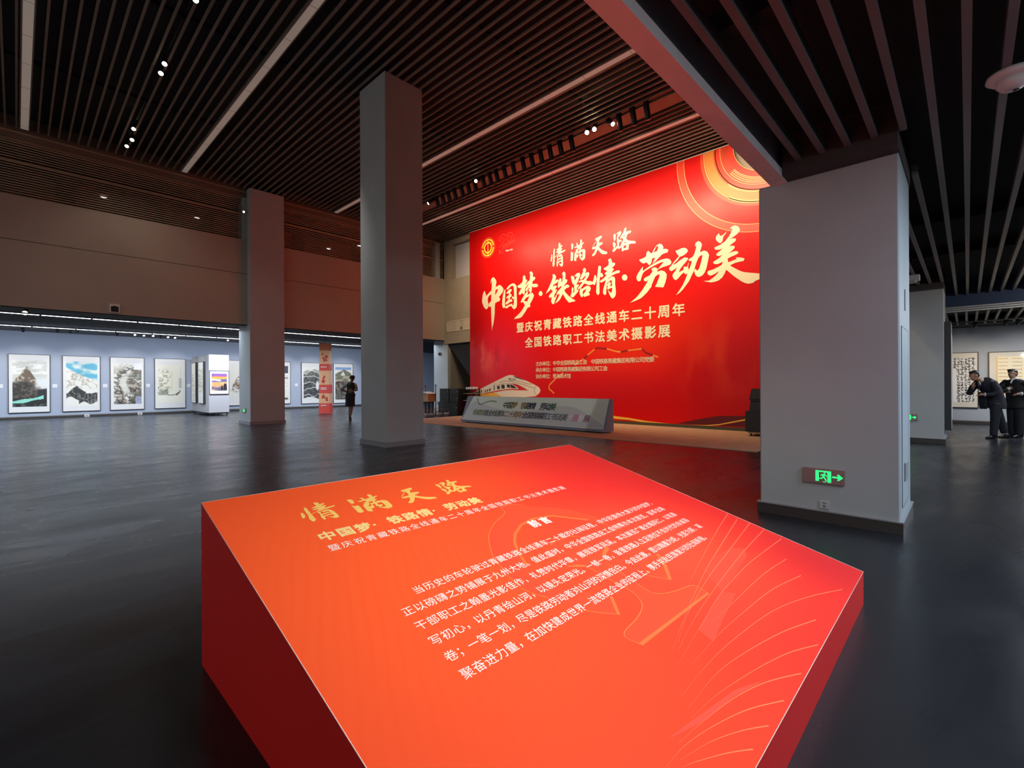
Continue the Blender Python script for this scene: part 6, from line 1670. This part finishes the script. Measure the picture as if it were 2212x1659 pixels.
tr.tube([(0.06, -0.08, 0.86), (0.02, -0.09, 0.50), (-0.02, -0.09, 0.08)], [0.120, 0.090, 0.072], 14)
tr.tube([(0.17, 0.09, 0.86), (0.33, 0.10, 0.48), (0.46, 0.11, 0.12)], [0.122, 0.092, 0.072], 14)
fuse(tr, 'trousers', SUIT, t, 0.012, 3)
shoe(t, (0.06, -0.09, 0.0), (-0.22, -0.10, 0.0))
shoe(t, (0.58, 0.12, 0.0), (0.30, 0.10, 0.0))

# --- man standing upright, hand at his waist, at the edge of the frame
t = person((17.36, -0.848, 0), 'man in a black suit standing upright behind the bending man, hand at his waist')
b = MB()
Hc = (-0.05, 0.0, 1.60)
Pm_ = head(b, Hc, (-1, -0.35, -0.05))
b.tube([(-0.03, 0, 1.53), (0.0, 0, 1.46), (0.03, 0, 1.40)], [0.055, 0.058, 0.085], 12)
b.tube([(0.03, 0, 1.40), (0.03, 0, 1.15), (0.04, 0, 0.90)], [0.12, 0.14, 0.13], 14)
for y in (-0.09, 0.09):
    b.tube([(0.04, y, 0.9), (0.03, y, 0.48), (0.02, y, 0.10)], [0.075, 0.055, 0.04], 12)
b.tube([(0.0, -0.20, 1.38), (0.16, -0.24, 1.14), (-0.10, -0.25, 1.10)], [0.045, 0.04, 0.03], 10)
b.tube([(0.0, 0.20, 1.38), (-0.22, 0.18, 1.12), (-0.10, 0.0, 1.15)], [0.045, 0.04, 0.03], 10)
hand(b, (-0.11, -0.24, 1.10), (-1, 0.2, -0.1), (0, -0.4, 1), 1.0, 0.6)
hand(b, (-0.16, 0.0, 1.22), (0.8, -0.5, 0.25), (-0.3, -1, 0.3), 1.0, 0.5, -1)
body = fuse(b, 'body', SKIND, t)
eyes(body, Pm_)
h = MB()
for dx, z, rx, ry, rz in ((0.018, 1.655, 0.098, 0.086, 0.072), (0.05, 1.60, 0.062, 0.081, 0.085), (-0.045, 1.69, 0.048, 0.068, 0.030)):
    h.ball((Hc[0] + dx, Hc[1] + 0.01, z), (rx, ry, rz), 14)
fuse(h, 'hair', HAIR, t, 0.009, 2)
j = MB()
j.rings([(0.03, 0, 1.47, 0.075, 0.085), (0.03, 0, 1.43, 0.12, 0.20), (0.03, 0, 1.25, 0.15, 0.225), (0.035, 0, 1.05, 0.145, 0.205), (0.04, 0, 0.88, 0.165, 0.215), (0.04, 0, 0.74, 0.175, 0.22)], 24)
j.tube([(0.02, -0.19, 1.40), (0.12, -0.26, 1.24), (0.15, -0.26, 1.13)], [0.085, 0.075, 0.065], 12)
j.tube([(0.15, -0.26, 1.13), (0.02, -0.26, 1.10), (-0.09, -0.245, 1.10)], [0.065, 0.056, 0.047], 12)
j.tube([(0.02, 0.19, 1.40), (-0.14, 0.22, 1.25), (-0.25, 0.17, 1.12)], [0.085, 0.075, 0.062], 12)
j.tube([(-0.25, 0.17, 1.12), (-0.24, 0.08, 1.16), (-0.17, 0.0, 1.21)], [0.062, 0.055, 0.046], 12)
jk = fuse(j, 'jacket', SUITB, t, 0.012, 4)
s = MB().tube([(-0.028, -0.005, 1.505), (-0.015, -0.005, 1.47)], [0.061, 0.072], 16)
s.tube([(-0.07, -0.02, 1.45), (-0.118, -0.02, 1.36)], [0.024, 0.014], 10)
fuse(s, 'shirt', SHIRT, t, 0.009, 2)
MB().tube([(-0.08, -0.245, 1.10), (-0.105, -0.24, 1.10)], 0.046, 12).build('cuff', SHIRT, jk, world=False)
MB().tube([(-0.148, 0.0, 1.222), (-0.178, 0.002, 1.215)], 0.045, 12).build('cuff', SHIRT, jk, world=False)
tr = MB().rings([(0.04, 0, 0.80, 0.15, 0.19), (0.04, 0, 0.98, 0.14, 0.185)], 20)
for y in (-0.09, 0.09):
    tr.tube([(0.04, y, 0.86), (0.03, y, 0.48), (0.03, y, 0.07)], [0.115, 0.092, 0.075], 14)
fuse(tr, 'trousers', SUITB, t, 0.012, 3)
shoe(t, (0.09, -0.09, 0.0), (-0.19, -0.12, 0.0))
shoe(t, (0.09, 0.09, 0.0), (-0.19, 0.10, 0.0))

# --- woman seen from behind in a black dress and cap, walking towards the paintings
t = person((9.028, 17.439, 0), 'woman in a black sleeveless dress and cap seen from behind, one hand on her hip')
b = MB()
Hc = (0.095, 0.02, 1.655)
Pm_ = head(b, Hc, (-0.75, 0.66, 0), s=0.95)
b.tube([(0.09, 0, 1.60), (0.075, 0, 1.52), (0.065, 0, 1.46)], [0.046, 0.048, 0.07], 12)
b.tube([(0.06, 0, 1.46), (0.05, 0, 1.25), (0.02, 0, 1.0)], [0.10, 0.12, 0.13], 14)
b.tube([(-0.03, 0.05, 0.95), (-0.01, 0.06, 0.48), (-0.02, 0.04, 0.30), (-0.025, 0.02, 0.10)], [0.085, 0.055, 0.052, 0.030], 12)
b.tube([(0.07, -0.02, 0.95), (0.075, -0.04, 0.48), (0.07, -0.10, 0.32), (0.065, -0.16, 0.17)], [0.085, 0.055, 0.052, 0.030], 12)
b.tube([(-0.02, 0.02, 0.11), (-0.04, 0.08, 0.03)], [0.03, 0.028], 10)
b.tube([(0.07, -0.16, 0.18), (0.06, -0.10, 0.05)], [0.03, 0.028], 10)
b.tube([(-0.11, 0.0, 1.42), (-0.335, -0.02, 1.23), (-0.20, 0.10, 1.15)], [0.040, 0.036, 0.026], 10)
b.tube([(0.22, 0.0, 1.42), (0.235, 0.10, 1.22), (0.12, 0.22, 1.18)], [0.040, 0.036, 0.026], 10)
hand(b, (-0.215, 0.09, 1.155), (1, 0.35, -0.25), (-0.2, -1, 0.2), 0.92, 0.7)
hand(b, (0.12, 0.22, 1.18), (-1, 0.1, 0), (0, 1, 0), 0.92, 0.6)
body = fuse(b, 'body', TIGHTS, t)
eyes(body, Pm_)
h = MB().ball((0.10, 0.0, 1.655), (0.088, 0.092, 0.095), 14).ball((0.12, -0.075, 1.60), (0.045, 0.04, 0.045), 12)
fuse(h, 'hair', HAIR, t, 0.009, 2)
h = MB().rings([(0.095, 0.015, 1.675, 0.098, 0.102), (0.095, 0.015, 1.72, 0.100, 0.104), (0.095, 0.015, 1.762, 0.088, 0.092), (0.095, 0.015, 1.778, 0.05, 0.055), (0.095, 0.015, 1.782, 0.01, 0.01)], 22)
h.add([(0.02, 0.10, 1.69), (0.0, -0.045, 1.69), (-0.065, -0.02, 1.665), (-0.075, 0.05, 1.66), (-0.04, 0.11, 1.668), (0.02, 0.10, 1.678), (0.0, -0.045, 1.678), (-0.065, -0.02, 1.653), (-0.075, 0.05, 1.648), (-0.04, 0.11, 1.656)],
      [(0, 1, 2, 3, 4), (9, 8, 7, 6, 5), (1, 6, 7, 2), (2, 7, 8, 3), (3, 8, 9, 4)])
h.build('cap', BLK, t, world=False)
j = MB().rings([(0.06, 0, 1.495, 0.062, 0.055), (0.06, 0, 1.475, 0.145, 0.08), (0.06, 0, 1.42, 0.162, 0.105), (0.05, 0, 1.28, 0.155, 0.118), (0.02, 0, 1.15, 0.142, 0.105), (0.015, 0, 1.02, 0.180, 0.135), (0.012, 0, 0.93, 0.188, 0.14), (0.01, 0, 0.75, 0.182, 0.138), (0.005, 0, 0.57, 0.188, 0.14), (0.005, 0, 0.565, 0.15, 0.11)], 26)
j.rings([(0.02, 0, 1.14, 0.146, 0.11), (0.025, 0, 1.0, 0.205, 0.155), (0.025, 0, 0.985, 0.19, 0.14)], 24)
fuse(j, 'dress', SUITB, t, 0.011, 3)
s = MB().tube([(-0.07, 0.0, 1.43), (-0.11, 0.0, 1.41), (-0.335, -0.02, 1.235)], [0.055, 0.062, 0.058], 12).tube([(-0.335, -0.02, 1.235), (-0.27, 0.05, 1.19), (-0.215, 0.09, 1.157)], [0.058, 0.050, 0.042], 12)
s.tube([(0.19, 0.0, 1.43), (0.22, 0.0, 1.41), (0.24, 0.10, 1.22)], [0.055, 0.06, 0.052], 12).tube([(0.24, 0.10, 1.22), (0.14, 0.21, 1.18)], [0.052, 0.042], 12)
fuse(s, 'blouse_sleeves', GSHIRT, t, 0.011, 3)
for (hx, hy, hz), (tx, ty, tz) in (((-0.015, 0.0, 0.10), (-0.065, 0.16, 0.0)), ((0.07, -0.18, 0.15), (0.05, -0.03, 0.0))):
    hh, tt = Vector((hx, hy, hz)), Vector((tx, ty, tz))
    mb = MB().tube([hh + Vector((0, 0, 0.02)), hh * 0.5 + tt * 0.5 + Vector((0, 0, 0.015)), tt + Vector((0, 0, 0.028)), tt + (tt - hh) * 0.25 + Vector((0, 0, 0.02 + 0.25 * hz))], [0.034, 0.034, 0.034, 0.018], 12)
    mb.tube([hh, hh - Vector((0, 0.01, min(0.075, hz * 0.8)))], [0.014, 0.008], 8)
    fuse(mb, 'shoe', SHOE, t, 0.008, 2)
